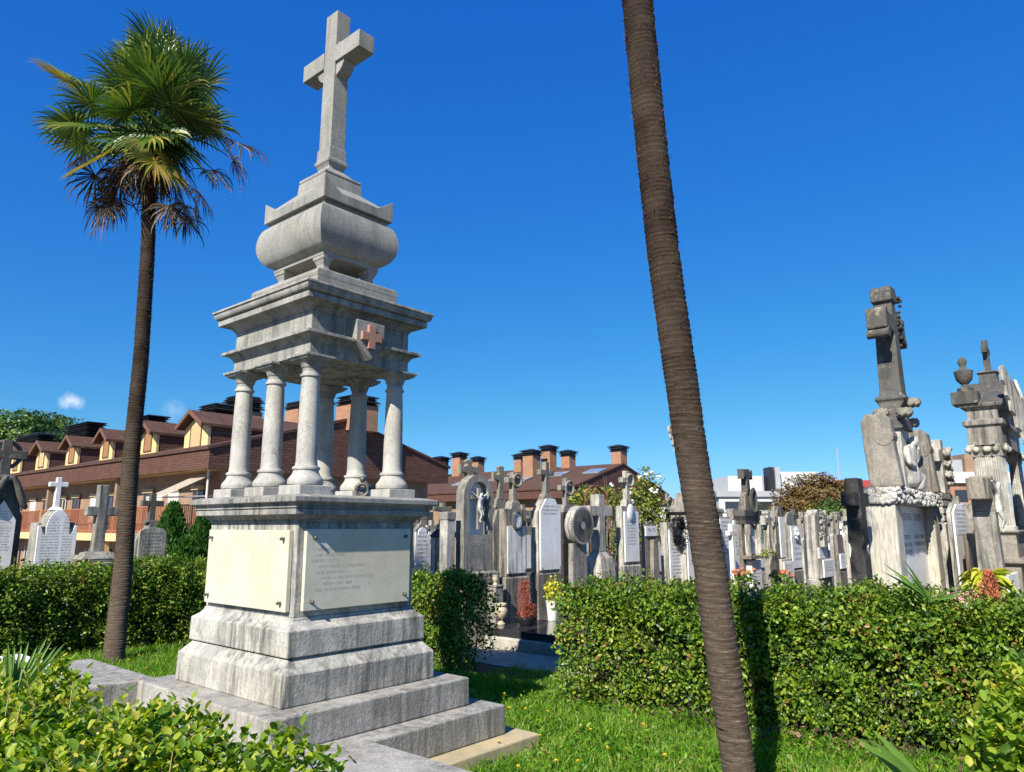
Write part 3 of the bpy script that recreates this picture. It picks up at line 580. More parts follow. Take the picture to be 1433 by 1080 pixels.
def glyphs(m, x0, x1, z, h, y, gap=.25, x_of=None):
    x = x0; word = rnd.randint(2, 8)
    while x < x1 - h * .6:
        if word == 0: x += h * .55; word = rnd.randint(2, 8); continue
        for a, b, c, d in STROKES[rnd.choice(SK)]:
            w = h * .62; m.add([(x + a * w, y, z + b * h), (x + c * w, y, z + b * h), (x + c * w, y, z + d * h), (x + a * w, y, z + d * h)], [(0, 1, 2, 3)])
        x += h * (.62 + gap * .5); word -= 1
# ------------------------------------------------------------------ gravestones
class St:
    """a gravestone: front face on the local plane y = 0 looking to -y, its front-left corner seen at px0; ps = left rim of its side face"""
    def __init__(s, name, label, cat, ps, px0, px1, Y, group='gravestones of the old cemetery'):
        c = at(px0, 736, Y); s.v = c.y; s.u0 = c.x; r = ony(px1, 736, s.v); s.w = r.x - c.x; s.u = (c.x + r.x) / 2; s.d = max(.06, onx(ps, 736, c.x).y - c.y)
        s.root = thing(name, label, cat, (s.u, s.v, 0), 0, group); s.px = (px0 + px1) / 2
    def X(s, px): return ony(px, 736, s.v).x - s.u
    def Z(s, py, px=None): return ony(px or s.px, py, s.v).z
    def box(s, name, x0, x1, y0, y1, z0, z1, m, bev=.008, par=None):
        return MB().b2(x0, x1, y0, y1, z0, z1).build(name, MT[m], par or s.root, bev)
    def prism(s, name, pts, y0, y1, m, bev=.008, par=None):
        return MB().prism(pts, y0, y1).build(name, MT[m], par or s.root, bev)
    def loft(s, name, lv, m, cx=0, cy=None, bev=.006, par=None):
        return MB().loft(lv, cx, s.d / 2 if cy is None else cy).build(name, MT[m], par or s.root, bev)
def arc(x0, x1, z, h, n=14, a0=180, a1=0):
    cx, r = (x0 + x1) / 2, (x1 - x0) / 2
    return [(cx + r * math.cos(R(a0 + (a1 - a0) * k / n)), z + h * math.sin(R(a0 + (a1 - a0) * k / n))) for k in range(n + 1)]
def outline(x0, x1, z0, z1, top, sh=None):
    w = x1 - x0; cx = (x0 + x1) / 2
    if top == 'arch': return [(x1, z0), (x0, z0)] + arc(x0, x1, z1 - w / 2, w / 2)
    if top == 'seg': return [(x1, z0), (x0, z0)] + arc(x0, x1, z1 - w * .2, w * .2)
    if top == 'gable': h = sh or w * .4; return [(x1, z0), (x0, z0), (x0, z1 - h), (cx, z1), (x1, z1 - h)]
    if top == 'cut': h = sh or w * .55; return [(x1, z0), (x0, z0), (x0, z1 - h), (cx - w * .22, z1), (cx + w * .22, z1), (x1, z1 - h)]
    if top == 'ogee': h = sh or w * .35; return [(x1, z0), (x0, z0), (x0, z1 - h * 1.25), (x0 + w * .06, z1 - h * .92), (x0 + w * .2, z1 - h * .72), (cx - w * .16, z1 - h * .45), (cx - w * .09, z1 - h * .1), (cx - w * .08, z1), (cx + w * .08, z1), (cx + w * .09, z1 - h * .1), (cx + w * .16, z1 - h * .45), (x1 - w * .2, z1 - h * .72), (x1 - w * .06, z1 - h * .92), (x1, z1 - h * 1.25)]
    if top == 'ear': # horned shoulders round a disc head
        h = sh or w * .35; b = z1 - h
        return [(x1, z0), (x0, z0), (x0, b + h * .35), (x0 + w * .07, b + h * .38), (x0 + w * .12, b + h * .1), (x0 + w * .2, b)] + arc(x0 + w * .2, x1 - w * .2, b + h * .18, h * .82) + [(x1 - w * .2, b), (x1 - w * .12, b + h * .1), (x1 - w * .07, b + h * .38), (x1, b + h * .35)]
    if top == 'swan': # curled, bell-shaped gable
        h = sh or w * .4; return [(x1, z0), (x0, z0), (x0, z1 - h), (x0 + w * .07, z1 - h * .9), (x0 + w * .15, z1 - h * .62), (x0 + w * .3, z1 - h * .3), (cx - w * .1, z1), (cx + w * .1, z1), (x1 - w * .3, z1 - h * .3), (x1 - w * .15, z1 - h * .62), (x1 - w * .07, z1 - h * .9), (x1, z1 - h)]
    return [(x1, z0), (x0, z0), (x0, z1), (x1, z1)]
def cross(s, z0, zt, za, w, t, m, style='latin', y=None, d=None, cx=0, base=True):
    """cross on a stone: foot z0, top zt, arm centre za, arm span w, limb t"""
    d = d or t; y = s.d / 2 if y is None else y; b = MB(); h = t / 2
    if style == 'flared':
        pts = [(-h * 1.25, z0), (h * 1.25, z0), (h * .8, za - h * 1.4), (h * 1.1, za - h), (w / 2 * .75, za - h * .8), (w / 2, za - h * 1.5), (w / 2 * 1.02, za + h * 1.5), (w / 2 * .75, za + h * .8), (h * 1.1, za + h), (h * .8, za + h * 1.4), (h * 1.5, zt - h * .4), (h * .7, zt), (-h * .7, zt), (-h * 1.5, zt - h * .4), (-h * .8, za + h * 1.4), (-h * 1.1, za + h), (-w / 2 * .75, za + h * .8), (-w / 2 * 1.02, za + h * 1.5), (-w / 2, za - h * 1.5), (-w / 2 * .75, za - h * .8), (-h * 1.1, za - h), (-h * .8, za - h * 1.4)]
    else:
        k = 1.15 if base else 1
        pts = [(-h * k, z0), (h * k, z0), (h, za - h), (w / 2, za - h), (w / 2, za + h), (h, za + h), (h, zt), (-h, zt), (-h, za + h), (-w / 2, za + h), (-w / 2, za - h), (-h, za - h)]
    b.prism([(cx + a, e) for a, e in pts], y - d / 2, y + d / 2); o = b.build('cross', MT[m], s.root, min(.012, t * .12))
    if style in ('ring', 'celtic'):
        r = w * (.30 if style == 'ring' else .36); ring = MB(); n = 20; yy = y - d / 2 - .02 if style == 'ring' else y
        ring.tube([(cx + (w * .12 if style == 'ring' else 0) + r * math.cos(6.2832 * k / n), yy, za + r * math.sin(6.2832 * k / n)) for k in range(n + 1)], t * .24, 8, False)
        ring.build('wreath' if style == 'ring' else 'ring', MT[m], o, 0, 50)
    return o
def text(s, par, x0, x1, z0, z1, n, y, h=None, m='letter', cent=True, two=False):
    b = MB(); st = (z1 - z0) / n; h = h or st * .5
    for k in range(n):
        z = z1 - (k + 1) * st + st * .3; f = rnd.uniform(0, .16) if cent else 0; hh = h * rnd.choice((.75, .85, 1, 1)); w = x1 - x0
        if two: glyphs(b, x0, x0 + w * .56, z, hh, y); glyphs(b, x0 + w * .66, x1, z, hh, y)
        else: glyphs(b, x0 + w * f, x1 - w * f, z, hh, y)
    return b.build('inscription', MT[m], par)
def headstone(label, ps, px0, px1, Y, py1, m, top='flat', sh=None, tab=None, cr=None, ped=None, name='headstone', cat='gravestone', lines=0, tm='white', ttop='flat', tz=None, tsh=None, posts=None, two=False):
    """body to the ground, optional marble tablet (fx0, fx1, py top, py bottom), cross (py foot, py top, py arm, span px, limb px, material, style), pedestal (py top, extra px)"""
    s = St(name, label, cat, ps, px0, px1, Y); hw = s.w / 2; zt = s.Z(py1); zb = 0
    if ped:
        zb = s.Z(ped[0]); e = hw * ped[1]
        s.loft('pedestal', [(-.1, hw + e, s.d / 2 + e), (zb - e * .9, hw + e, s.d / 2 + e), (zb, hw + .005, s.d / 2 + .005)], ped[2] if len(ped) > 2 else m)
    s.prism('slab', outline(-hw, hw, zb, zt, top, sh and s.Z(sh[0]) - s.Z(sh[1])), 0, s.d, m, .01)
    if tab:
        a, b = s.X(px0 + (px1 - px0) * tab[0]), s.X(px0 + (px1 - px0) * tab[1]); z1, z0 = s.Z(tab[2]), s.Z(tab[3])
        t = s.prism('tablet', outline(a, b, z0, z1, ttop, tsh and (z1 - z0) * tsh), -.028, -.0005, tm, .004)
        if lines:
            w = b - a; zz = z0 + (z1 - z0) * (tz[0] if tz else .15); zh = z0 + (z1 - z0) * (tz[1] if tz else .9); text(s, t, a + w * .1, b - w * .1, zz, zh, lines, -.0295, two=two)
        if tab[0] < .2 and Y < 13:
            q = MB()
            for x in (a + .035, b - .035): q.lathe([(.011, 0), (.011, .012), (.006, .018)], (0, 0, 0), 8); q.v[-24:] = [(x + v[0], -.028 - v[2], z0 + .04 + v[1]) for v in q.v[-24:]]
            q.build('stud', MT['bronze'], t)
    if cr:
        z0, z1, za = s.Z(cr[0]), s.Z(cr[1]), s.Z(cr[2]); k = min(s.w / (px1 - px0), 1.5 * (s.Z(700) - s.Z(701))); t = cr[4] * min(k, 1.15 * (s.Z(700) - s.Z(701)))
        cross(s, z0 - .02, z1, za, cr[3] * k, t, cr[5], cr[6], d=min(t, s.d))
        s.loft('cross_foot', [(zt - .004 if top in ('flat', 'cut', 'ogee', 'ear', 'swan') else z0 - t * 1.2, t * 1.3, min(t * 1.2, s.d * .49)), (z0 - .02 if zt < z0 - .03 else zt + .01, t * 1.05, min(t, s.d * .47)), (max(z0, zt + .02) + .02, t * .7, min(t * .7, s.d * .44))], cr[5])
    if posts:
        for f in posts:
            x = s.X(f[0]); w = (s.X(f[1]) - x); zt2 = s.Z(f[2]); s.box('post', x, x + w, .02, .02 + s.d * .8, -.05, zt2 - .09, f[3]); s.box('post_cap', x - .015, x + w + .015, .005, .035 + s.d * .8, zt2 - .09, zt2, f[3])
    return s
# --- left group, beyond the long hedge
s = headstone('dark lichened gravestone with curled gable, ringed cross and white lettered tablet', -40, -22, 30, 11.0, 668, 'dark', 'swan', (668, 722), (.04, .82, 700, 800), (664, 612, 633, 62, 15, 'dark', 'celtic'), lines=15, ttop='gable', tz=(.28, .86), tsh=.28)
m_ = MB(); zt = s.Z(664)
for sx in (-1, 1): m_.tube([(sx * .04, -.05, zt - .02), (sx * s.w * .2, -.05, zt - .13), (sx * s.w * .36, -.05, zt - .33), (sx * s.w * .47, -.05, zt - .47), (sx * s.w * .55, -.05, zt - .50)], [.035, .05, .055, .05, .03], 8)
m_.build('scroll_moulding', MT['dark'], s.root, 0, 50)
s = headstone('white marble gravestone with horned shoulders and dense lettering, white cross on top', 42, 53, 108, 11.0, 713, 'grey', 'ear', (713, 742), (.0, 1, 713.5, 830), (714, 667, 677, 27, 7.5, 'white', 'latin'), lines=17, ttop='ear', tz=(.36, .93), tsh=.30, two=True)
s = St('headstone', 'big plain dark granite cross on a moulded plinth behind the left hedge', 'gravestone', 112, 118, 168, 11.15)
zt, zb, zm = s.Z(678), s.Z(772), s.Z(786); k = s.w / 50
cross(s, zb, zt, s.Z(715), 44 * k, 14 * k, 'grey', 'latin', y=.12)
s.loft('plinth', [(zb - .12, .27, .2), (zb - .10, .28, .21), (zb - .07, .25, .19), (zb - .045, .21, .15), (zb - .01, .2, .12), (zb + .005, .12, .1)], 'grey', 0, .12)
t = s.prism('pedestal', outline(-.40, .40, -.1, zb - .1205, 'cut', .22), -.1, .34, 'dark', .01); t2 = s.prism('tablet', outline(-.33, .33, .2, zb - .15, 'cut', .18), -.125, -.1005, 'pale'); text(s, t2, -.26, .26, zb - .42, zb - .16, 3, -.1265, .06)
s = headstone('small grey gravestone with onion-shaped top and dark cross, dense lettering', 185, 192, 235, 11.5, 731, 'grey', 'ogee', (731, 750), (.08, .96, 738, 800), (731, 690, 704, 31, 8, 'dark', 'latin'), lines=10, tm='pale', ttop='seg', tz=(.12, .9))
# --- the row behind the gap in the hedge
s = headstone('small white marble headstone with round-arched head beside the monument', 576, 580, 602, 18.5, 735, 'brown', 'arch', None, (.03, .97, 738, 830), (735, 716, 724, 14, 5, 'grey', 'latin'), lines=12, ttop='ear', tz=(.2, .95))
s = headstone('small grey gabled stone with dark coping and mossy cross beside round niche', 603, 609, 634, 18.0, 735, 'pale', 'gable', (735, 752), None, (737, 703, 712, 23, 6, 'mossy', 'latin'))
for sx in (-1, 1): MB().box((sx * s.w * .27, -.01, s.Z(735) - .15), (s.w * .66, .3, .06), 0, sx * .62).build('coping', MT['black'], s.root)
s = St('headstone', 'round-headed grey granite gravestone with white crucifix in a niche', 'gravestone', 638, 649, 690, 11.6); hw = s.w / 2; zt, zm, zl, zp = s.Z(664), s.Z(757), s.Z(748), s.Z(799)
s.loft('pedestal', [(-.1, hw + .08, s.d / 2 + .08), (zp - .03, hw + .08, s.d / 2 + .08), (zp, hw + .01, s.d / 2 + .01)], 'grey'); s.box('lower_block', -hw, hw, 0, s.d, zp, zm, 'grey')
text(s, s.root, -hw * .85, hw * .9, zp + .16, zm - .05, 4, -.004, .07, 'greycarve')
x0, x1 = s.X(657), s.X(684); za = s.Z(680)
n = 18; outer = arc(-hw, hw, zt - hw, hw, n); inner = arc(x0, x1, zt - (hw - x1) * .9 - (x1 - x0) / 2 - .02, (x1 - x0) / 2, n)
fr = MB(); O = [(-hw, zm + .001)] + outer + [(hw, zm + .001)]; I = [(x0, zl)] + inner + [(x1, zl)]
k = len(O); vs = [(a, 0, b) for a, b in O] + [(a, 0, b) for a, b in I] + [(a, .13, b) for a, b in I] + [(a, s.d, b) for a, b in O]
fs = []
for i in range(k - 1): fs += [(i, k + i, k + i + 1, i + 1), (k + i, 2 * k + i, 2 * k + i + 1, k + i + 1), (i, i + 1, 3 * k + i + 1, 3 * k + i)]
fs += [(0, k - 1, 2 * k - 1, k), (k, 2 * k - 1, 3 * k - 1, 2 * k), (0, 3 * k, 4 * k - 1, k - 1), tuple(range(3 * k, 4 * k))]
fr.add(vs, fs); fr.build('arched_frame', MT['grey'], s.root)
s.prism('niche_panel', [(x1 - .001, zl + .001), (x0 + .001, zl + .001)] + [(a * .998, b - .001) for a, b in inner], .12, .128, 'white', 0)
cz0, cz1, cza, ccx = s.Z(741), s.Z(683), s.Z(696), s.X(670); cw = .19
MB().prism([(ccx + a, b) for a, b in ((-.03, cz0), (.03, cz0), (.03, cza - .03), (cw, cza - .03), (cw, cza + .03), (.03, cza + .03), (.03, cz1), (-.03, cz1), (-.03, cza + .03), (-cw, cza + .03), (-cw, cza - .03), (-.03, cza - .03))], -.01, .03).build('crucifix', MT['grey'], s.root, .004)
def figure(root, name, m, joints, mir=True, par=None, lv=2):
    """one continuous figure grown over connected joints: name -> (x, y, z, radius), edges"""
    pts, ed = joints; me = bpy.data.meshes.new(name); keys = list(pts); me.from_pydata([pts[k][:3] for k in keys], [(keys.index(a), keys.index(b)) for a, b in ed], []); o = link(name, me, MT[m] if isinstance(m, str) else m, par or root)
    sk = o.modifiers.new('skin', 'SKIN'); sk.use_smooth_shade = True
    for i, k in enumerate(keys): d = me.skin_vertices[0].data[i]; d.radius = (pts[k][3], pts[k][3] * (pts[k][4] if len(pts[k]) > 4 else 1)); d.use_root = i == 0
    sb = o.modifiers.new('sub', 'SUBSURF'); sb.levels = lv; sb.render_levels = lv
    return o
def christ(root, cx, y, zf, zh, m, name='christ_figure', yaw=0):
    """figure hanging on a cross: head bowed, arms raised and spread, knees bent"""
    H = zh - zf; u = H; P = {}
    def p(k, x, yy, z, r, f=1): P[k] = (cx + x * u, y + yy * u, zf + z * u, r * u, f)
    p('pelvis', .0, -.02, .50, .075, .8); p('waist', 0, -.02, .60, .068, .75); p('chest', 0, -.03, .74, .092, .7); p('neck', .0, -.035, .86, .035); p('head', .03, -.07, .93, .058, 1.15); p('crown', .035, -.065, .985, .045)
    for sgn, k in ((-1, 'l'), (1, 'r')):
        p(k + 'sh', sgn * .10, -.03, .82, .048); p(k + 'el', sgn * .24, -.015, .90, .032); p(k + 'wr', sgn * .37, -.01, .985, .022); p(k + 'ha', sgn * .405, -.02, 1.0, .022)
        p(k + 'hip', sgn * .045, -.02, .46, .058); p(k + 'kn', sgn * .035 + .05, -.10, .25, .042); p(k + 'an', sgn * .012, -.02, .06, .024); p(k + 'to', sgn * .012, -.07, .0, .022)
    E = [('pelvis', 'waist'), ('waist', 'chest'), ('chest', 'neck'), ('neck', 'head'), ('head', 'crown')]
    for k in 'lr': E += [('chest', k + 'sh'), (k + 'sh', k + 'el'), (k + 'el', k + 'wr'), (k + 'wr', k + 'ha'), ('pelvis', k + 'hip'), (k + 'hip', k + 'kn'), (k + 'kn', k + 'an'), (k + 'an', k + 'to')]
    o = figure(root, name, m, (P, E)); o['label'] = 'white figure of Christ with arms spread on the cross'; c = MB(); c.loft([(zf + .38 * u, .075 * u, .05 * u), (zf + .46 * u, .085 * u, .058 * u), (zf + .53 * u, .078 * u, .052 * u)], cx, y - .03 * u); c.build('loincloth', MT[m], o, .02 * u, 60)
    return o
christ(s.root, ccx + .005, -.012, s.Z(731), s.Z(689), 'carved')
for f in ((628, 638, 717),): x = s.X(f[0]); s.box('post', x, x + .17, .03, .2, -.05, s.Z(717) - .12, 'pale'); s.box('post_cap', x - .01, x + .18, .02, .21, s.Z(717) - .12, s.Z(717), 'grey')
s = headstone('lichened flared cross rising behind the round-headed niche gravestone', 640, 645, 668, 14.2, 690, 'mossy', 'flat', None, None, (690, 643, 657, 25, 9, 'mossy', 'flared'))
s = headstone('mossy flared cross on a stepped dark base behind the ringed cross', 687, 691, 712, 14.6, 710, 'brown', 'cut', (690, 712), None, (698, 652, 668, 22, 8, 'mossy', 'flared'))
s = headstone('stained white gravestone with dark streaks, oval medallion and ringed cross', 698, 708, 737, 12.2, 712, 'brown', 'flat', None, (.04, .9, 736, 802), (702, 660, 672, 20, 7, 'brown', 'ring'), (806, .12, 'brown'), tm='stained')
md = MB(); cz = s.Z(728); cx = s.X(721); md.lathe([(.0, 0), (.125, 0), (.13, .02), (.10, .03), (.095, .012), (.0, .01)], (0, 0, 0), 26); md.v = [(cx + v[0], -.028 - v[2] * 1.4, cz + v[1] * 1.35) for v in md.v]; me_ = md.build('medallion', MT['dark'], s.root, 0, 40)
m2 = MB(); m2.lathe([(.088, 0), (.088, .004)], (0, 0, 0), 26); m2.v = [(cx + v[0], -.0475 - v[2], cz + v[1] * 1.35) for v in m2.v]; q = m2.build('medallion_plate', MT['white'], me_); text(s, q, cx - .07, cx + .06, cz - .08, cz + .07, 4, -.053, .024)
x = s.X(737); s.loft('shoulder', [(s.Z(725), .05, .06), (s.Z(715), .04, .05), (s.Z(712), .02, .03)], 'brown', -s.w * .38, .06)
s = headstone('tall white slab gravestone with chamfered top under a small dark cross', 744, 753, 783, 12.9, 698, 'pale', 'cut', (698, 716), (.06, 1, 698, 797), (692, 646, 661, 21, 7, 'brown', 'latin'), (801, .08, 'brown'), lines=3, tz=(.76, .92), ttop='cut', tsh=.17)
s = headstone('dark narrow stele with small ringed cross behind the white slab', 783, 788, 801, 14.6, 715, 'black', 'seg', None, None, (708, 669, 683, 21, 6.5, 'grey', 'ring'))
s = St('headstone', 'round disc gravestone carved with rays on a short inscribed pillar', 'gravestone', 797, 801, 821, 13.5); zc = s.Z(735, 810); r_ = .36; cx = s.X(812.5)
s.prism('pillar', [(s.w / 2 + .02, -.1), (-s.w / 2 - .02, -.1), (-s.w / 2 + .01, zc - r_ * .9), (s.w / 2 - .01, zc - r_ * .9)], 0, s.d + .04, 'grey'); text(s, s.root, -s.w * .36, s.w * .36, zc - .95, zc - .58, 2, -.003, .07, 'greycarve')
dk = MB(); prof = [(.0, .0), (.34, 0), (r_, .02), (r_, .16), (r_ - .02, .18), (0, .18)]; dk.lathe(prof, (0, 0, 0), 40); dk.v = [(cx + v[0], -.06 + v[2], zc + v[1]) for v in dk.v]; dd_ = dk.build('disc', MT['pale'], s.root, 0, 40)
ry = MB(); n = 34
for k in range(n):
    a = 6.2832 * (k + .5) / n; ca, sa = math.cos(a), math.sin(a); w0, w1 = .004, .0165
    ry.add([(cx + .07 * ca - w0 * sa, -.0625, zc + .07 * sa + w0 * ca), (cx + .07 * ca + w0 * sa, -.0625, zc + .07 * sa - w0 * ca), (cx + .305 * ca + w1 * sa, -.0625, zc + .305 * sa - w1 * ca), (cx + .305 * ca - w1 * sa, -.0625, zc + .305 * sa + w1 * ca)], [(0, 1, 2, 3)])
ry.build('groove_shade', MT['black'], dd_)  # flat dark wedges: shade of the deep grooves put into the colour
# rusty iron hoop over a grave
root = thing('iron_arch', 'rusty double iron hoop standing over a grave beside the disc stone', 'arch', tuple(at(828, 736, 14.6).xy) + (0,)); vv = at(828, 736, 14.6).y; uu = at(828, 736, 14.6).x
for dy, pa, pb in ((0, 818, 846), (.3, 826, 850)):
    h = MB(); a, b = ony(pa, 700, vv + dy).x - uu, ony(pb, 700, vv + dy).x - uu; zt = ony(832, 680 + dy * 14, vv + dy).z; rr = (b - a) / 2; pts = [(a, dy, 0), (a, dy, zt - rr)] + [(x, dy, z) for x, z in arc(a, b, zt - rr, rr, 14)][1:] + [(b, dy, 0)]; h.tube(pts, .022, 6); h.build('hoop', MT['rust'], root, 0, 60)
h = MB()
for z in (.5, 1.0, 1.5, 1.9): h.tube([(a - .2, 0, z), (a, .3, z)], .01, 5)
h.build('brace', MT['rust'], root)
s = St('headstone', 'plain weathered stone cross with wide arms on a flared foot under climbing roses', 'gravestone', 832, 838, 848, 14.2); k = .03
zt, zb = s.Z(692), s.Z(772); cross(s, zb, zt, s.Z(715), ony(857, 736, s.v).x - ony(827, 736, s.v).x, .2, 'pale', 'latin', y=.1, d=.2)
s.loft('flared_foot', [(-.1, .26, .24), (zb - .35, .24, .22), (zb - .12, .2, .17), (zb, .115, .1)], 'pale', 0, .1)
s = headstone('cream stele with grey lettered tablet, oval boss and ringed cross', 862, 871, 893, 15.0, 708, 'pale', 'flat', None, (.08, .97, 716, 786), (700, 659, 672, 19, 6.5, 'pale', 'ring'), (790, .10, 'pale'), lines=8, tz=(.32, .82))
cz, cx = s.Z(717), s.X(881); md = MB(); md.lathe([(0, 0), (.115, 0), (.115, .02), (.09, .035), (0, .04)], (0, 0, 0), 24); md.v = [(cx + v[0], -.028 - v[2], cz + v[1] * 1.5) for v in md.v]; md.build('oval_boss', MT['white'], s.root, 0, 40)
s = headstone('squat dark pillar with a white name plate under rose stems', 897, 902, 918, 15.8, 733, 'brown', 'flat', None, (.0, 1, 736, 750), None, None, lines=1, tz=(.2, .9)); s.prism('tapered_pillar', [(.16, -.1), (-.16, -.1), (-.1, s.Z(755)), (.1, s.Z(755))], -.12, -.03, 'brown')
s = headstone('white lettered stone with a black wreath hanging from its top corner', 923, 933, 953, 16.3, 731, 'pale', 'flat', None, (.08, .98, 741, 810), None, None, lines=12, tz=(.08, .92))
sw = s
s = headstone('thin dark ringed cross with lichen behind the black wreath', 926, 929, 944, 17.6, 735, 'brown', 'flat', None, None, (738, 690, 703, 16, 5.5, 'mossy', 'ring'))
s = headstone('pale small cross on a round boss half hidden by the bare palm trunk', 950, 958, 982, 16.6, 728, 'pale', 'cut', (728, 742), (.06, .97, 742, 812), (724, 690, 702, 16, 5.5, 'pale', 'latin'), lines=6, tz=(.3, .7))
# --- right of the trunk
def tag_(s, l): s.root['label'] = l
s = headstone('white twin-tablet gravestone right of the palm trunk, left tablet of the pair', 1002, 1006, 1022, 18.6, 723, 'pale', 'flat', None, (.03, .97, 726, 815), None, None, lines=9, tz=(.42, .98))
s = headstone('white twin-tablet gravestone beside the dark aedicule, right tablet of the pair', 1022, 1025, 1040, 19.1, 725, 'pale', 'flat', None, (.03, .97, 728, 815), None, None, lines=9, tz=(.42, .98))
s = St('headstone', 'slim white marble cross standing between two white tablets', 'gravestone', 1020, 1023, 1029, 17.8); cross(s, -.1, s.Z(733), s.Z(746), .42, .11, 'white', 'latin', y=.06)
s = St('aedicule_tomb', 'tall dark tomb with cross, cornice and arched white tablet between columns', 'tomb', 1031, 1044, 1062, 17.6); hw = s.w / 2; zt, z1, z2, z3 = s.Z(656, 1047), s.Z(689), s.Z(714), s.Z(722); dd_ = s.d
cross(s, z1 - .05, zt, s.Z(664), .52, .16, 'dark', 'flared', y=dd_ / 2)
s.loft('tapered_block', [(z2, hw * .8, dd_ * .42), (z2 + .05, hw * .78, dd_ * .4), (z1 - .08, hw * .55, dd_ * .3), (z1, hw * .3, dd_ * .2)], 'brown'); s.loft('cornice', [(z3 - .2, hw, dd_ / 2), (z3 - .1, hw * 1.1, dd_ * .55), (z3, hw * 1.3, dd_ * .66), (z2, hw * 1.32, dd_ * .68)], 'dark')
s.box('back_wall', -hw, hw, .12, dd_, -.1, z3 - .2, 'brown'); t = s.prism('tablet', outline(-hw * .55, hw * .8, s.Z(776), s.Z(733), 'arch'), .09, .1195, 'white'); text(s, t, -hw * .45, hw * .7, s.Z(774), s.Z(742), 10, .0885)
s.box('shelf', -hw * 1.1, hw * 1.1, -.1, .12, s.Z(782), s.Z(777), 'brown'); t = s.box('lower_tablet', -hw * .6, hw * .85, -.02, .1195, -.1, s.Z(784), 'white'); text(s, t, -hw * .5, hw * .75, s.Z(815), s.Z(786), 6, -.0215)
for x in (-.8, .92): MB().lathe([(.07, 0), (.07, .05), (.055, .08), (.05, s.Z(745) - s.Z(777) - .1), (.075, s.Z(745) - s.Z(777)), (.075, z3 - .2 - s.Z(777))], (x * hw, 0, s.Z(777)), 14).build('column', MT['pale'], s.root, 0, 40)
md = MB(); md.lathe([(0, 0), (.24, 0), (.26, .04), (.2, .06), (.17, .02), (0, .03)], (0, 0, 0), 20); md.v = [(v[0] * .8 + .05, -.02 - v[2], v[1] * 1.3 + (z1 + z2) / 2) for v in md.v]; md.build('oval_relief', MT['dark'], s.root, 0, 50)
specs = [
 ('pale lobed celtic cross on a narrow foot right of the dark aedicule', 1066, 1074, 1080, 17.2, 772, 'pale', 'flat', None, None, (772, 716, 728, 17, 7.5, 'pale', 'flared'), None),
 ('grey stone cross leaning close beside the pale lobed cross', 1079, 1083, 1090, 17.0, 762, 'grey', 'flat', None, None, (762, 722, 733, 13, 6, 'grey', 'latin'), None),
 ('low brown stone with weedy top in front of the small crosses', 1066, 1074, 1088, 15.4, 775, 'brown', 'cut', (775, 790), None, None, None),
 ('low lettered pale block below the rosette stele', 1088, 1091, 1106, 14.8, 782, 'pale', 'flat', None, (.05, .95, 786, 818), None, None),
 ('grey post-like stele with white tablet and marble rosette', 1096, 1104, 1120, 15.6, 735, 'grey', 'flat', None, (.05, .95, 736, 795), None, (797, .1)),
 ('slender rough stone with rounded top behind the rosette stele', 1099, 1101, 1113, 16.8, 716, 'grey', 'arch', None, None, None, None),
 ('thin sandy pillar stone with a small broken cross behind the tallest slab', 1118, 1122, 1130, 16.0, 750, 'pale', 'gable', (750, 756), None, (752, 716, 726, 10, 5, 'brown', 'latin'), None),
 ('tallest slab of the far row, rough with sloping top and two white tablets', 1126, 1141, 1157, 14.2, 713, 'pale', 'cut', (713, 722), (.02, .75, 766, 781), None, (810, .06)),
 ('dark thin stone cross behind the tallest slab of the far row', 1146, 1150, 1159, 16.4, 770, 'dark', 'flat', None, None, (770, 724, 736, 13, 6, 'dark', 'latin'), None),
 ('narrow sandy stele with a mossy square cross in the far row', 1160, 1164, 1170, 17.2, 742, 'pale', 'gable', (742, 750), None, (744, 717, 724, 9, 4, 'mossy', 'latin'), None),
 ('dark-topped stele with a greenish cross beside the mossy square cross', 1168, 1170, 1178, 16.6, 748, 'brown', 'flat', None, (.1, .9, 775, 796), (748, 716, 724, 9, 4.5, 'mossy', 'flared'), (800, .08)),
 ('pale stele with white ringed cross just left of the black cross', 1178, 1185, 1196, 17.2, 740, 'pale', 'cut', (740, 750), (.05, .95, 752, 785), (742, 718, 726, 14, 5, 'pale', 'ring'), (790, .08)),
 ('small white cross low among the crosses left of the black cross', 1172, 1176, 1183, 20, 752, 'pale', 'flat', None, None, (752, 732, 738, 8, 3.5, 'white', 'latin'), None)]
for i, (l, ps, a, b, Y, py, m, top, sh, tab, cr, ped) in enumerate(specs):
    s = headstone(l, ps, a, b, Y, py, m, top, sh, tab, cr, ped, lines=6 if tab else 0)
    if i == 2:
        V, T = crown_cloud([((-.05, .1, s.Z(775)), (s.w * .4, .14, .09))], 500, .06); np_mesh('weeds', V, T, LF['vine'], s.root)
    if i == 4:
        cz, cx = s.Z(747), s.X(1111); f = MB(); f.ball((cx, -.06, cz), .05)
        for k in range(8): f.ball((cx + .09 * math.cos(k * .785), -.05, cz + .1 * math.sin(k * .785)), .045, 8, 6, (1, .5, 1))
        f.build('rosette', MT['white'], s.root, 0, 60)
    if i == 7:
        t = s.box('lower_tablet', s.X(1142), s.X(1157), -.09, -.0605, s.Z(808), s.Z(783), 'white'); text(s, t, s.X(1143), s.X(1156), s.Z(800), s.Z(785), 4, -.0915); s.box('ledge', s.X(1141), s.X(1157.5), -.06, -.001, s.Z(809), s.Z(781.5), 'pale')
        f = MB(); f.loft([(s.Z(765), .10, .05), (s.Z(745), .08, .04)], s.X(1146), -.06); [f.ball((s.X(1145) + rnd.gauss(0, .05), -.08, s.Z(743) + rnd.uniform(-.1, .35)), rnd.uniform(.018, .036), 7, 5) for q_ in range(46)]; f.build('flower_relief', MT['pale'], s.root, 0, 60)
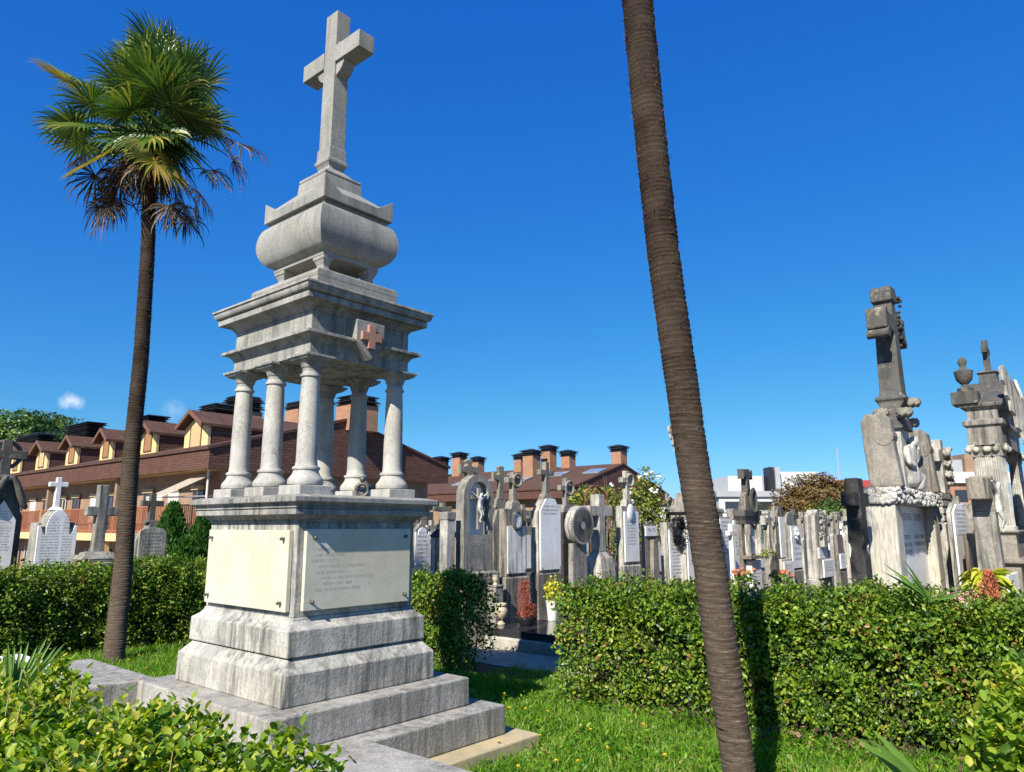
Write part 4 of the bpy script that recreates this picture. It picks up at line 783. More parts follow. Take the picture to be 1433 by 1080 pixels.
# black leaning cross
s = St('headstone', 'blackened stone cross with swelling shoulders close left of the garlanded tomb', 'gravestone', 1187, 1203, 1209, 9.6); k = .0095
y0, y1 = -.02, s.d * .95; cyy = (y0 + y1) / 2; zt = s.Z(670); za = s.Z(699); zs = s.Z(762)
MB().prism([(y0 - .02, -.1), (y1 + .02, -.1), (y1 + .02, zs - .18), (y1 - .02, zs - .05), (cyy + .10, zs + .03), (cyy + .085, zt), (cyy - .085, zt), (cyy - .10, zs + .03), (y0 + .02, zs - .05), (y0 - .02, zs - .18)], -.11, .13, 'x').build('shaft', MT['black'], s.root, .015)
MB().b2(-.30, -.1102, cyy - .085, cyy + .085, za - .09, za + .09).build('arm', MT['black'], s.root, .01); MB().b2(.1302, .34, cyy - .085, cyy + .085, za - .09, za + .09).build('arm', MT['black'], s.root, .01)
# ------------------------------------------------------------------ big tombs on the right
s = St('garlanded_tomb', 'large pale tomb with tooled piers, flower garland and tall dark cross', 'tomb', 1213, 1256, 1315, 10.2); hw = s.w / 2; D = s.d
zg0, zg1, zw = s.Z(705, 1256), s.Z(682, 1256), s.Z(581, 1256); ZC = lambda py: at(1240, py, 10.9).z
print('tomb', s.w, D, zg0, zg1, zw)
for x0, x1 in ((-hw, -hw + .30), (hw - .34, hw)):
    MB().loft([(-.1, .19, D / 2), (zg0, .17, D / 2)], (x0 + x1) / 2, D / 2).build('pier', MT['ribbed'], s.root, .03)
t = s.box('tablet', -hw + .30, hw - .33, .16, .2, -.1, zg0 - .002, 'white'); text(s, t, -hw + .38, hw - .4, zg0 - .26, zg0 - .12, 1, .1585, .11); text(s, t, -hw + .38, hw - .4, zg0 - .75, zg0 - .42, 3, .1585, .06, two=True)
s.box('core', -hw + .1, hw - .1, .22, D - .05, -.1, zg0 - .003, 'pale')
s.box('garland_band', -hw - .03, hw + .03, -.03, D + .05, zg0, zg1, 'pale', .01)
def bunch(m, p, r): m.ball(p, r, 8, 6, (1, 1, .9))
g = MB()
for k in range(420):
    fx = rnd.random(); zz = rnd.uniform(zg0 + .02, zg1 - .02); rr = rnd.uniform(.018, .042)
    if k % 2: bunch(g, (-hw - .05, rnd.uniform(-.03, D), zz), rr)
    else: bunch(g, (rnd.uniform(-hw, hw), -.05, zz), rr)
g.build('garland', MT['carved'], s.root, 0, 70)
for cx in (-hw + .17, hw - .2):   # volute wings
    w = MB(); pts = [(-.10, zg1), (D * .82, zg1), (D * .92, zw - .5), (D * .95, zw - .12), (D * .7, zw), (D * .5, zw - .04), (D * .3, zw), (-.02, zw - .1), (-.04, zw - .5)]; w.prism(pts, -.11, .11, 'x', cx); o = w.build('volute_pier', MT['brown'], s.root, .03)
    MB().lathe([(.03, 0), (.13, .01), (.13, .26), (.03, .27)], (0, 0, 0), 16).build('volute', MT['brown'], o)
    c = o.children[0].data
    for v in c.vertices: v.co = Vector((cx - .13 + v.co.z, .08 + v.co.x, zw - .36 + v.co.y))
f = s.box('figure_panel', -.28, .26, .08, D - .1, zg1, zw - .05, 'carved', .02)
H_ = zw - .1 - zg1; P = {}
for k_, x, y, z, r, f in (('seat', -.02, .10, .05, .20, .8), ('hip', -.03, .06, .26, .19, .8), ('waist', -.04, .04, .42, .14, .8), ('chest', -.02, .0, .58, .15, .8), ('neck', .06, -.04, .70, .06, 1), ('head', .11, -.07, .78, .085, 1.1), ('crown', .14, -.07, .86, .06, 1), ('sl', -.14, .0, .62, .07, 1), ('el', -.20, -.05, .42, .055, 1), ('wl', -.06, -.10, .36, .04, 1), ('sr', .12, .0, .60, .07, 1), ('er', .22, -.04, .44, .055, 1), ('wr', .17, -.10, .62, .04, 1), ('hr', .14, -.11, .70, .035, 1), ('kn', .12, -.08, .20, .11, 1), ('ft', .14, -.06, .0, .09, 1)):
    P[k_] = (x * H_ * 1.15, y * H_ + .06, zg1 + z * H_, r * H_, f)
dr = figure(s.root, 'mourning_figure', 'carved', (P, [('seat', 'hip'), ('hip', 'waist'), ('waist', 'chest'), ('chest', 'neck'), ('neck', 'head'), ('head', 'crown'), ('chest', 'sl'), ('sl', 'el'), ('el', 'wl'), ('chest', 'sr'), ('sr', 'er'), ('er', 'wr'), ('wr', 'hr'), ('hip', 'kn'), ('kn', 'ft')])); dr['label'] = 'white marble mourning figure bowing its head on its hand'
cy0 = D / 2
MB().loft([(zw - .15, .34, D * .42), (zw + .02, .34, D * .42), (zw + .06, .30, D * .36), (zw + .12, .30, D * .36), (zw + .16, .24, D * .3), (zw + .3, .2, .2), (zw + .34, .24, .23), (zw + .4, .22, .2)], 0, cy0).build('cross_plinth', MT['dark'], s.root, .02)
for i, p in enumerate(((-.36, -.02, zw + .1), (.36, .05, zw + .02), (-.34, D * .8, zw + .12), (.05, -.06, zw + .3))):
    r = MB()
    for k in range(7): a = k * .9; r.tube([(p[0] + .1 * math.cos(a + q) * (1 - q * .1), p[1] + .08 * math.sin(a + q), p[2] - .06 + q * .05) for q in (0, .7, 1.4, 2.1)], [.035, .045, .04, .02], 6)
    r.build('stone_rose', MT['mossy'], s.root, 0, 70)
zt = ZC(392); za = ZC(447); b0 = zw + .38
MB().loft([(b0, .165, .17), (b0 + .1, .15, .16), (zt - .24, .125, .135)], 0, cy0).build('cross_shaft', MT['dark'], s.root, .012)
MB().prism([(-.19, zt - .24), (.19, zt - .24), (.18, zt - .06), (.12, zt + .02), (-.12, zt + .02), (-.18, zt - .06)], cy0 - .16, cy0 + .16).build('cross_head', MT['dark'], s.root, .03)
for sx in (-1, 1):
    a = MB(); x = sx * .60; a.b2(min(x, sx * .1251), max(x, sx * .1251), cy0 - .15, cy0 + .15, za - .13, za + .16); o = a.build('cross_arm', MT['dark'], s.root, .03)
    MB().tube([(sx * .52, cy0 - .16, za - .2), (sx * .52, cy0 + .16, za - .2)], .075, 10).build('arm_roll', MT['dark'], o, 0, 50); MB().tube([(sx * .52, cy0 - .15, za + .16), (sx * .52, cy0 + .15, za + .16)], .06, 10).build('arm_roll', MT['dark'], o, 0, 50)
iv = MB()
for k in range(30): a = rnd.uniform(-.5, .5); iv.ball((.16 + rnd.uniform(-.06, .2), cy0 - .16 + rnd.uniform(-.03, .04), za + rnd.uniform(-.3, .55)), rnd.uniform(.025, .05), 7, 5)
iv.build('carved_ivy', MT['black'], s.root, 0, 70)
# pale stele with cross wound in flowers, banded block
s = St('headstone', 'pale banded stele with a cream cross wound in carved flowers', 'gravestone', 1306, 1322, 1336, 12.6); hw = s.w / 2; z1 = s.Z(690)
s.box('banded_block', -hw, hw, 0, s.d, s.Z(731), z1, 'pale'); g = MB()
for k in range(4): g.b2(-hw - .015, hw + .015, -.015, s.d + .015, s.Z(729 - k * 10), s.Z(722 - k * 10))
g.build('band', MT['pale'], s.root, .006)
s.box('lower_slab', -hw - .02, hw + .02, -.02, s.d + .02, -.1, s.Z(733), 'pale'); cross(s, z1 - .02, s.Z(614, 1312), s.Z(636, 1312), .62, .22, 'pale', 'latin', d=.2)
g = MB(); za = s.Z(638, 1312)
for k in range(70): a = k * .3; g.ball((.14 + .10 * math.cos(a) + rnd.uniform(-.03, .03), s.d / 2 - .14 + rnd.uniform(-.05, .05), za + .16 - k * .009), rnd.uniform(.03, .055), 7, 5)
g.build('flower_garland', MT['pale'], s.root, 0, 70)
s = headstone('white lettered slab with curved pale rim right of the garlanded tomb', 1328, 1332, 1352, 11.6, 704, 'pale', 'cut', (704, 716), (.08, 1, 706, 830), None, None, lines=7, tz=(.62, .95), ttop='cut', tsh=.1)
s = headstone('low dark brown-streaked slab between white slab and grey crucifix', 1346, 1352, 1378, 11.4, 746, 'wood', 'flat')
s = St('headstone', 'tall grey granite cross bearing a white Christ, brown block on its arm', 'gravestone', 1360, 1384, 1396, 10.6); D = s.d; y1 = D * .8
zt, zb = s.Z(665, 1372), s.Z(697, 1372)
MB().loft([(-.1, .13, .17), (zt - .5, .11, .145)], 0, y1 / 2).build('cross_shaft', MT['grey'], s.root, .01); MB().loft([(zt - .4995, .11, .145), (zt + .02, .108, .14)], 0, y1 / 2).build('cross_head', MT['brown'], s.root, .012)
for sx in (-1, 1): MB().b2(min(sx * .1102, sx * .42), max(sx * .1102, sx * .42), y1 / 2 - .14, y1 / 2 + .14, zb, zt - .02).build('cross_arm', MT['brown'], s.root, .015)
christ(s.root, 0, y1 / 2 - .16, s.Z(745, 1390), s.Z(676, 1390), 'carved')
s = headstone('white slab low beside the grey crucifix and the temple tomb', 1398, 1402, 1416, 10.8, 806, 'white', 'flat')
# temple tomb
s = St('temple_tomb', 'tall temple-fronted tomb with fluted columns, gable and urn finials', 'tomb', 1378, 1411, 1434, 12.0); hw = s.w / 2; D = s.d; Zt = lambda py: at(1385, py, 11.45).z
print('temple', s.w, D)
zs, zb, zc, za, zk, zr = Zt(742), Zt(790), Zt(632), Zt(580), Zt(556), Zt(520)
MB().loft([(-.1, hw + .12, D / 2 + .12), (zb - .04, hw + .12, D / 2 + .12), (zb, hw + .2, D / 2 + .2), (zb + .05, hw + .2, D / 2 + .2), (zb + .08, hw + .1, D / 2 + .1), (zs - .08, hw + .1, D / 2 + .1), (zs - .03, hw + .16, D / 2 + .16), (zs, hw + .16, D / 2 + .16)], 0, D / 2).build('podium', MT['brown'], s.root, .01)
MB().b2(-hw + .12, hw - .12, .14, D - .05, zs, za).build('cella', MT['dark'], s.root, .01)
def fluted(x, y):
    c = MB(); n = 40; lv = [(zs, .145), (zs + .05, .15), (zs + .07, .12), (zc - .02, .10)]; vs = []
    for z, r in lv: vs += [(x + r * (1 - (.09 if k % 2 and z > zs + .06 else 0)) * math.cos(6.2832 * k / n), y + r * (1 - (.09 if k % 2 and z > zs + .06 else 0)) * math.sin(6.2832 * k / n), z) for k in range(n)]
    fs = [(i * n + k, i * n + (k + 1) % n, i * n + n + (k + 1) % n, i * n + n + k) for i in range(3) for k in range(n)] + [tuple(range(3 * n, 4 * n))]
    o = c.add(vs, fs).build('column', MT['pale'], s.root, 0, 50)
    q = MB().loft([(zc - .02, .1, .1), (zc + .1, .12, .12), (zc + .15, .16, .16), (zc + .18, .16, .16)], x, y)
    for a in (-1, 1):
        for b in (-1, 1): q.ball((x + a * .14, y + b * .14, zc + .1), .055, 8, 6)
    q.build('capital', MT['pale'], o, .01, 50)
for x, y in ((-hw + .02, .02), (-hw + .02, D - .05), (hw - .02, .02), (-hw + .02, D * .5)): fluted(x, y)
MB().loft([(zc + .18, hw + .08, D / 2 + .08), (za - .12, hw + .08, D / 2 + .08), (za - .08, hw + .13, D / 2 + .13), (za, hw + .13, D / 2 + .13), (za + .02, hw + .06, D / 2 + .06), (zk - .1, hw + .06, D / 2 + .06), (zk - .05, hw + .14, D / 2 + .14), (zk, hw + .17, D / 2 + .17)], 0, D / 2).build('entablature', MT['grey'], s.root, .01)
MB().prism([(-hw - .16, zk), (hw + .16, zk), (0, zr + .12)], -.15, D + .15).build('gable_roof', MT['dark'], s.root, .015)
def urn(x, y, z, h): MB().lathe([(a * h, b * h) for a, b in ((.2, 0), (.2, .12), (.1, .16), (.08, .22), (.2, .36), (.23, .55), (.24, .6), (.1, .66), (.07, .74), (.1, .8), (.12, .88), (.08, .97), (.02, 1))], (x, y, z), 16).build('urn_finial', MT['dark'], s.root, 0, 50)
MB().b2(-hw - .2, -hw + .2, D - .15, D + .24, zk + .002, zk + .22).build('finial_block', MT['dark'], s.root, .01); urn(-hw, D + .04, zk + .222, .62)
MB().loft([(zr - .1, .16, .16), (zr + .25, .13, .13), (zr + .28, .17, .17), (zr + .32, .1, .1)], 0, D * .42).build('finial_block', MT['dark'], s.root, .01)
cr_ = MB().loft([(zr + .32, .05, .05), (zr + .9, .045, .045)], 0, D * .42); cr_.b2(-.2, .2, D * .42 - .045, D * .42 + .045, zr + .64, zr + .76); cr_.build('gable_cross', MT['dark'], s.root, .012)
# angels
def wing(root, base, span, h, m, flip=1, name='wing', lean=.25):
    w = MB(); o = [(0, -.30), (.02, .0), (.06, .18), (.13, .26), (.20, .24), (.30, .42), (.44, .62), (.50, .60), (.49, .44), (.44, .38), (.45, .26), (.39, .20), (.39, .08), (.32, .02), (.31, -.12), (.23, -.16), (.20, -.30), (.10, -.36)]
    w.prism([(flip * a * h * span * 1.3, b * h) for a, b in o], 0, .05)
    for k in range(0): t = k / 5; w.prism([(flip * (a) * h * span * 1.3, b * h) for a, b in ((.05, -.2 + .2 * t), (.06, -.15 + .2 * t), (.40 - .1 * (1 - t), .12 + .44 * t - .2 * (1 - t)), (.42 - .1 * (1 - t), .06 + .44 * t - .2 * (1 - t)))], -.025, -.0005)
    w.v = [(base[0] + x, base[1] + y + abs(x) * .35, base[2] + z) for x, y, z in w.v]
    return w.build(name, MT[m], root, .008)
def angel(label, px, Y, py_foot, py_head, m, pm, ped, group=None, hwid=.45):
    s = St('angel_statue', label, 'statue', px - 8, px - 6, px + 6, Y, 'winged angels on tombs'); zf, zh = s.Z(py_foot, px), s.Z(py_head, px); H = zh - zf
    s.loft('pedestal', [(-.1, hwid, hwid), (zf - .5, hwid * .95, hwid * .95), (zf - .45, hwid * 1.15, hwid * 1.15), (zf - .38, hwid * 1.15, hwid * 1.15), (zf - .3, hwid * .8, hwid * .8), (zf, hwid * .7, hwid * .7)], pm, 0, .1)
    P = {}
    def p(k, x, y, z, r, f=1): P[k] = (x * H, .1 + y * H, zf + z * H, r * H, f)
    p('hip', 0, 0, .5, .11, .85); p('kn', .01, -.03, .26, .12, .9); p('hem', 0, 0, .02, .16, .9); p('waist', 0, 0, .6, .085, .8); p('chest', 0, -.01, .74, .105, .8); p('neck', 0, -.01, .855, .04); p('head', 0, -.03, .925, .06, 1.1); p('crown', 0, -.02, .985, .05)
    E = [('hip', 'kn'), ('kn', 'hem'), ('hip', 'waist'), ('waist', 'chest'), ('chest', 'neck'), ('neck', 'head'), ('head', 'crown')]
    for g, k in ((-1, 'l'), (1, 'r')):
        p(k + 'sh', g * .11, -.01, .81, .055); p(k + 'el', g * .17, -.05, .64, .045); p(k + 'wr', g * .08, -.15, .62, .03); p(k + 'ha', g * .03, -.17, .66, .028); E += [('chest', k + 'sh'), (k + 'sh', k + 'el'), (k + 'el', k + 'wr'), (k + 'wr', k + 'ha')]
    figure(s.root, 'figure', m, (P, E)); zz = zf + H * .78
    wing(s.root, (-.06 * H, .1 + .1 * H, zz), .8, H * .62, m, -1); wing(s.root, (.06 * H, .1 + .1 * H, zz), .8, H * .62, m, 1)
    return s
angel('stone angel on a grey pedestal with raised wing showing behind the bare palm trunk', 978, 17.4, 690, 610, 'pale', 'grey', 0)
angel('pale angel with dark raised wing at the right rim beside the temple tomb', 1500, 11.2, 735, 585, 'pale', 'brown', 0, hwid=.35)
# --- the black-slabbed grave in the hedge gap
A, B_ = gz(690, 902, 0), gz(770, 920, 0); xk = (A.x + B_.x) / 2
print('kerb', A, B_)
gr = thing('grave_slab', 'low grave with polished black granite slab on a rough stone kerb', 'grave', (xk, 0, 0), 0)
MB().b2(-.0, 1.3, .25, 2.38, -.05, .15).build('kerb', MT['kerb'], gr, .025); MB().b2(.03, 1.27, .3, 2.34, .1455, .255).build('slab', MT['blackgranite'], gr, .006)
zs_ = .2555
def pot_on(px, py, z=zs_): q = gz(px, py, z); return (q.x, q.y, z)
v_ = thing('urn_vase', 'cream marbled urn vase standing on the black granite slab', 'vase', pot_on(701, 874)); MB().lathe([(.065, 0), (.068, .015), (.045, .035), (.03, .06), (.045, .08), (.085, .13), (.1, .18), (.098, .22), (.075, .26), (.06, .272), (.09, .28), (.09, .305), (.075, .31), (.06, .29)], n=28).build('body', MT['ceramic'], v_, 0, 50)
v_ = thing('potted_plant', 'black bowl with russet heather plant on the black granite slab', 'potted plant', pot_on(737, 875)); MB().lathe([(.09, 0), (.1, .01), (.145, .08), (.165, .115), (.168, .13), (.15, .13), (.14, .1)], n=28).build('bowl', MT['pot'], v_, 0, 50)
n = 2600; t = rng.random(n); left = rng.random(n) < .72; cx = np.where(left, -.05, .08); hh = np.where(left, .52, .17); P = np.stack([cx + rng.normal(0, .035, n) * (1.3 - .5 * t), rng.normal(0, .045, n), .12 + hh * t], 1); P[:, 0] += .76 * 0; ax = np.stack([rng.normal(0, .4, n), rng.normal(0, .4, n), np.ones(n)], 1)
Pc = P.copy(); Pc[:, 0] = P[:, 0] * CY + P[:, 1] * SY * .3; Pc[:, 1] = P[:, 0] * -SY * -.0 + P[:, 1]; V, T = leaf_mesh(P, ax, unit(rng.normal(0, 1, (n, 3))), rng.uniform(.02, .045, n), rng.uniform(.006, .01, n), False); np_mesh('heather', V, T, MT['petalr'], v_)
MB().box((.12, .1, .13), (.16, .12, .11)).build('brick_block', MT['terracotta'], v_, .01)
q = St('pedestal_post', 'small grey post carrying a white cup between black slab and gravestones', 'post', 688, 696, 703, 11.75, None); zt = q.Z(819, 695); q.box('post', -.09, .09, 0, .18, 0, zt - .03, 'grey'); q.box('cap', -.1, .1, -.01, .19, zt - .03, zt, 'grey')
c = thing('small_vase', 'tiny white cup vase on top of the small grey post', 'vase', (q.u, q.v + .09, zt)); MB().lathe([(.035, 0), (.036, .015), (.02, .035), (.04, .06), (.05, .1), (.045, .14), (.05, .15), (.036, .15), (.03, .12)], n=20).build('body', MT['ceramic'], c, 0, 50)
v_ = thing('flower_pot', 'white pot of yellow and orange flowers against the hedge end', 'flower pot', tuple(gz(773, 868, .26).xy) + (.258,)); MB().lathe([(.07, 0), (.09, .2), (.10, .28), (.105, .3), (.09, .3)], n=20).build('pot', MT['plaster'], v_, 0, 50)
V, T = crown_cloud([((0, 0, .46), (.13, .13, .2))], 900, .05, True); np_mesh('leaves', V, T, LF['ornam'], v_)
b = MB()
for k in range(14): b.ball((rnd.gauss(0, .09), rnd.gauss(0, .07) - .06, .34 + rnd.random() * .25), .02, 8, 6)
b.build('blossoms', MT['petaly'], v_, 0, 60)
w = thing('wreath', 'black faded flower wreath hanging on the white lettered stone', 'wreath', (sw.u, sw.v, 0)); tor = MB(); zc = sw.Z(743); xc = sw.X(945); tor.tube([(xc + .2 * math.cos(k * .3142), -.1, zc + .26 * math.sin(k * .3142)) for k in range(21)], .055, 8, False); tor.build('ring', MT['iron'], w, 0, 60)
n = 500; a = rng.random(n) * 6.28; P = np.stack([xc + .2 * np.cos(a), np.full(n, -.1), zc + .26 * np.sin(a)], 1) + rng.normal(0, .045, (n, 3)); V, T = leaf_mesh(P, rng.normal(0, 1, (n, 3)), rng.normal(0, 1, (n, 3)), np.full(n, .07), np.full(n, .04), False); np_mesh('withered_leaves', V, T, MT['iron'], w)
# ring ornament on the monument ledge
o = thing('iron_ring', 'small iron ring with knobs lying on the monument ledge behind columns', 'ring', (.36, -.16, 1.927)); r = MB(); r.tube([(.052 * math.cos(k * .3142) * .76, .052 * math.cos(k * .3142) * -.65, .075 + .052 * math.sin(k * .3142)) for k in range(21)], .017, 8, False)
r.ball((0, 0, .165), .026, 10, 8); r.ball((.07, -.06, .09), .024, 10, 8); r.ball((0, 0, .012), .03, 10, 6, (1, 1, .5)); r.build('ring', MT['bronze'], o, 0, 60)
# --- plants behind the right hedge
def clump(name, label, cat, p, blobs, dens, size, m, extra=None):
    r = thing(name, label, cat, p); V, T = crown_cloud(blobs, dens, size, True); np_mesh('leaves', V, T, LF[m] if m in LF else MT[m], r); return r
P_ = at(1346, 838, 6.6); r = clump('flower_bunch', 'pink flower bunch behind the right hedge below the grey crucifix', 'flowers', (P_.x, P_.y, 0), [((0, 0, 1.06), (.14, .12, .07)), ((.1, -.08, 1.08), (.12, .1, .06)), ((-.12, .1, 1.04), (.1, .1, .06))], 2600, .03, 'petalp'); MB().lathe([(.1, 0), (.13, .5), (.16, 1.0), (.14, 1.0)], n=16).build('vase', MT['plaster'], r)
P_ = at(1379, 806, 7.0); r = thing('croton_plant', 'yellow-green variegated plant behind the right hedge beside red plume', 'plant', (P_.x, P_.y, 0)); n = 60; a = rng.random(n) * 6.28; P = np.stack([.05 * np.cos(a), .05 * np.sin(a), P_.z - .12 + rng.random(n) * .16], 1); ax = np.stack([np.cos(a), np.sin(a), rng.uniform(-.1, .9, n)], 1); V, T = leaf_mesh(P, ax, np.tile([0, 0, 1.], (n, 1)) + rng.normal(0, .3, (n, 3)), rng.uniform(.16, .27, n), rng.uniform(.05, .075, n), True, curl=.5); np_mesh('leaves', V, T, LF['ornam'], r); MB().tube([(0, 0, 0), (0, 0, P_.z)], .02, 6).build('stem', MT['bark'], r)
P_ = at(1388, 842, 6.4); r = thing('celosia_plant', 'orange-red feathery plume plant behind the right hedge', 'plant', (P_.x, P_.y, 0)); n = 900; t = rng.random(n); P = np.stack([rng.normal(0, .045, n) * (1.2 - t), rng.normal(0, .045, n) * (1.2 - t), P_.z - .05 + .28 * t], 1); V, T = leaf_mesh(P, rng.normal(0, .5, (n, 3)) + [0, 0, 1], rng.normal(0, 1, (n, 3)), rng.uniform(.03, .06, n), rng.uniform(.012, .02, n), False); np_mesh('plume', V, T, MT['petalo'], r); MB().tube([(0, 0, 0), (0, 0, P_.z)], .02, 6).build('stem', MT['bark'], r)
P_ = at(1302, 838, 5.75); seedling('young fan palm sprouting out of the right hedge top', (P_.x, P_.y, P_.z - .02), 13, .42, 1.0, .15, 2.9, -1.0, .0085)
P_ = at(18, 955, 2.75); seedling('folded fan palm leaf rising from the near left hedge', (P_.x, P_.y, P_.z - .10), 12, .27, 1.35, .95, 2.0, -.9, .009)
P_ = at(1338, 1125, 1.75); seedling('palm blades poking up from the near right hedge corner', (P_.x, P_.y, P_.z - .05), 6, .27, .75, .9, 2.9, 1.2, .011)
b = St('marble_block', 'white marble slab edge left of the monument behind the near hedge', 'slab', 20, 20, 60, 6.4, None); b.root.location = (-2.75, 1.4, 0); MB().b2(-.5, .5, 0, 1.3, 0, .58).build('block', MT['white'], b.root, .015)
b.root.location = (gz(0, 930, .58).x - .2, gz(30, 928, .58).y - .75, 0)
# ------------------------------------------------------------------ hedges, grass
monument()
hr_ = hedge('leafy hedge in full light right of the path gap, behind the bare palm trunk', 2.68, 3.8, -5.7, -.5, 1.08, 5000, LF['hedge'], .035, skip='+x+y', shoots=24); hr_.rotation_euler.z = R(8.5); hr_.location.x += .20
hedge('short hedge end in shade behind the monument, left of the path gap', 2.78, 3.32, 1.06, 5.7, 1.08, 3400, LF['hedge'], .037, skip='+x', shoots=14)
hedge('long dark hedge at the back left, behind the shaggy palm', -2.4, 2.78, 5.75, 6.65, 1.13, 3000, LF['hedge'], .038, skip='+y', shoots=10)
hedge('bright yellow-green hedge top in the near left corner', -3.45, -2.42, -3.72, 5.75, 1.12, 6200, LF['near'], .028, True, skip='-x+y', shoots=26)
hedge('bright yellow-green hedge in the near right corner', -1.25, 2.7, -5.85, -4.74, 1.16, 5200, LF['near'], .030, True, skip='-y', shoots=10)
def in_mon(P): return (np.abs(P[:, 0]) < 1.28) & (np.abs(P[:, 1]) < 1.345) | (P[:, 0] > -1.04) & (P[:, 0] < -.22) & (P[:, 1] < -1) & (P[:, 1] > -2.77) | (P[:, 0] < -.72) & (P[:, 1] > .9) & (P[:, 1] < 2.27) & (P[:, 0] > -2.17)
parts = []
for x0, x1, y0, y1, den, hh in ((-.3, 2.95, -4.9, 1.5, 3300, .12), (-1.0, 2.9, 1.3, 5.9, 1900, .15), (2.6, 3.7, -.6, .95, 1800, .09)):
    n = int((x1 - x0) * (y1 - y0) * den); P = np.stack([x0 + rng.random(n) * (x1 - x0), y0 + rng.random(n) * (y1 - y0), np.zeros(n)], 1); P = P[~in_mon(P)]; n = len(P)
    tall = 1 + .45 * wob(P, 1.6, 3) + .3 * wob(P, 5, 1); P[:, 2] = .004; ax = np.stack([rng.normal(0, .45, n), rng.normal(0, .45, n), np.ones(n)], 1); nn = np.stack([rng.normal(0, 1, n), rng.normal(0, 1, n), np.full(n, .3)], 1)
    L_ = hh * tall * rng.uniform(.45, 1.35, n); parts.append(leaf_mesh(P, ax, nn, L_, rng.uniform(.004, .011, n), tpl=(T_GR, F_GR), curl=.35))
n = 7000; P = np.stack([-.3 + rng.random(n) * 3.1, -4.9 + rng.random(n) * 6.2, np.zeros(n)], 1); P = P[(~in_mon(P)) & (wob(P, 1.3, 2) > -.1)]; n = len(P); P[:, 2] = .02 + rng.random(n) * .07   # clover and broad weeds
ax = np.stack([rng.normal(0, 1, n), rng.normal(0, 1, n), rng.uniform(.1, 1, n)], 1); parts.append(leaf_mesh(P, ax, np.tile([0, 0, 1.], (n, 1)) + rng.normal(0, .35, (n, 3)), rng.uniform(.025, .06, n), rng.uniform(.016, .03, n), True))
V, T = join(parts); g = np_mesh('grass', V, T, LF['grass']); tag(g, 'lush green grass and clover inside the burial plot', 'grass', kind='stuff')
V = []; n = 500   # dry litter below the right hedge
P = np.stack([2.45 + rng.random(n) * .35, -4.6 + rng.random(n) * 3.9, rng.random(n) * .12], 1); V, T = leaf_mesh(P, rng.normal(0, 1, (n, 3)), rng.normal(0, .6, (n, 3)) + [0, 0, 1], rng.uniform(.03, .06, n), rng.uniform(.02, .04, n)); tag(np_mesh('leaf_litter', V, T, LF['dead']), 'dry brown leaves lying at the foot of the right hedge', 'litter', kind='stuff')
dl = None
for k, (px, py) in enumerate(((705, 974), (712, 995), (735, 995), (766, 998), (777, 1066), (826, 1024), (724, 1078), (697, 1043), (755, 1035), (808, 1069), (1230, 1033), (1243, 1044), (1220, 1052), (1357, 997), (850, 1050), (930, 1062), (204, 936), (179, 924), (193, 920), (900, 1015))):
    p = gz(px, py, .1); d = thing('dandelion', 'yellow dandelion flower open in the grass of the burial plot', 'flower', (p.x, p.y, 0), 0, 'dandelions in the grass')
    hgt = .1 + .03 * rnd.random(); MB().tube([(0, 0, 0), (.005, 0, hgt)], .0025, 5).build('stem', LF['grass'], d)
    q = 60; a = rng.random(q) * 6.28; P = np.tile([.005, 0, hgt], (q, 1)); V, T = leaf_mesh(P, np.stack([np.cos(a), np.sin(a), rng.uniform(0, 1.2, q)], 1), np.tile([0, 0, 1.], (q, 1)) + rng.normal(0, .2, (q, 3)), rng.uniform(.012, .021, q), np.full(q, .006), False); np_mesh('flower_head', V, T, MT['petaly'], d)
# ------------------------------------------------------------------ far rows: stones a few pixels wide
protos = []
def far_stone(px, Y, py, kind, m):
    k = Y / F; w = rnd.uniform(.5, .75); p = at(px, 736, Y); zt = max(1.0, at(px, py, Y).z); r = thing('headstone', 'weathered gravestone far back in the crowd, glimpsed between nearer stones', 'gravestone', (p.x, p.y, 0), 0, 'far gravestones glimpsed in the crowd')
    zb = zt * rnd.uniform(.62, .75) if kind != 2 else zt; mm = MT[m]
    MB().prism(outline(-w / 2, w / 2, -.1, zb, ('cut', 'arch', 'gable', 'flat')[(int(px) + kind) % 4]), 0, .22).build('slab', mm, r, .01)
    if kind != 2:
        t = .13; za = zb + (zt - zb) * .62; MB().prism([(-t / 2, zb - .05), (t / 2, zb - .05), (t / 2, za - t / 2), (.24, za - t / 2), (.24, za + t / 2), (t / 2, za + t / 2), (t / 2, zt), (-t / 2, zt), (-t / 2, za + t / 2), (-.24, za + t / 2), (-.24, za - t / 2), (-t / 2, za - t / 2)], .05, .05 + t).build('cross', mm, r, .008)
    if kind != 1: MB().b2(-w * .38, w * .38, -.03, -.0005, zb * .35, zb * .86).build('tablet', MT['white'], r, .004)
for i, (px, Y, py) in enumerate(((607, 24, 728), (626, 26, 722), (690, 19, 712), (735, 20, 706), (746, 22, 714), (797, 19, 706), (815, 21, 716), (829, 22, 709), (850, 20, 713), (860, 24, 716), (901, 21, 712), (914, 23, 706), (921, 20, 716), (946, 22, 710), (951, 25, 718), (1003, 23, 714), (1013, 27, 717), (1033, 24, 712), (1064, 23, 719), (1083, 24, 714), (1094, 22, 708), (1100, 26, 719), (1117, 22, 712), (1128, 25, 716), (1160, 22, 714), (1166, 27, 721), (1176, 24, 716), (1190, 23, 712), (1181, 29, 722), (1325, 19, 700), (1342, 21, 708), (1350, 18, 694), (1366, 20, 704), (1152, 28, 720), (1075, 28, 722), (1052, 26, 716))): far_stone(px, Y, py, i % 3, ('pale', 'grey', 'brown', 'mossy', 'dark', 'grey')[i % 6])
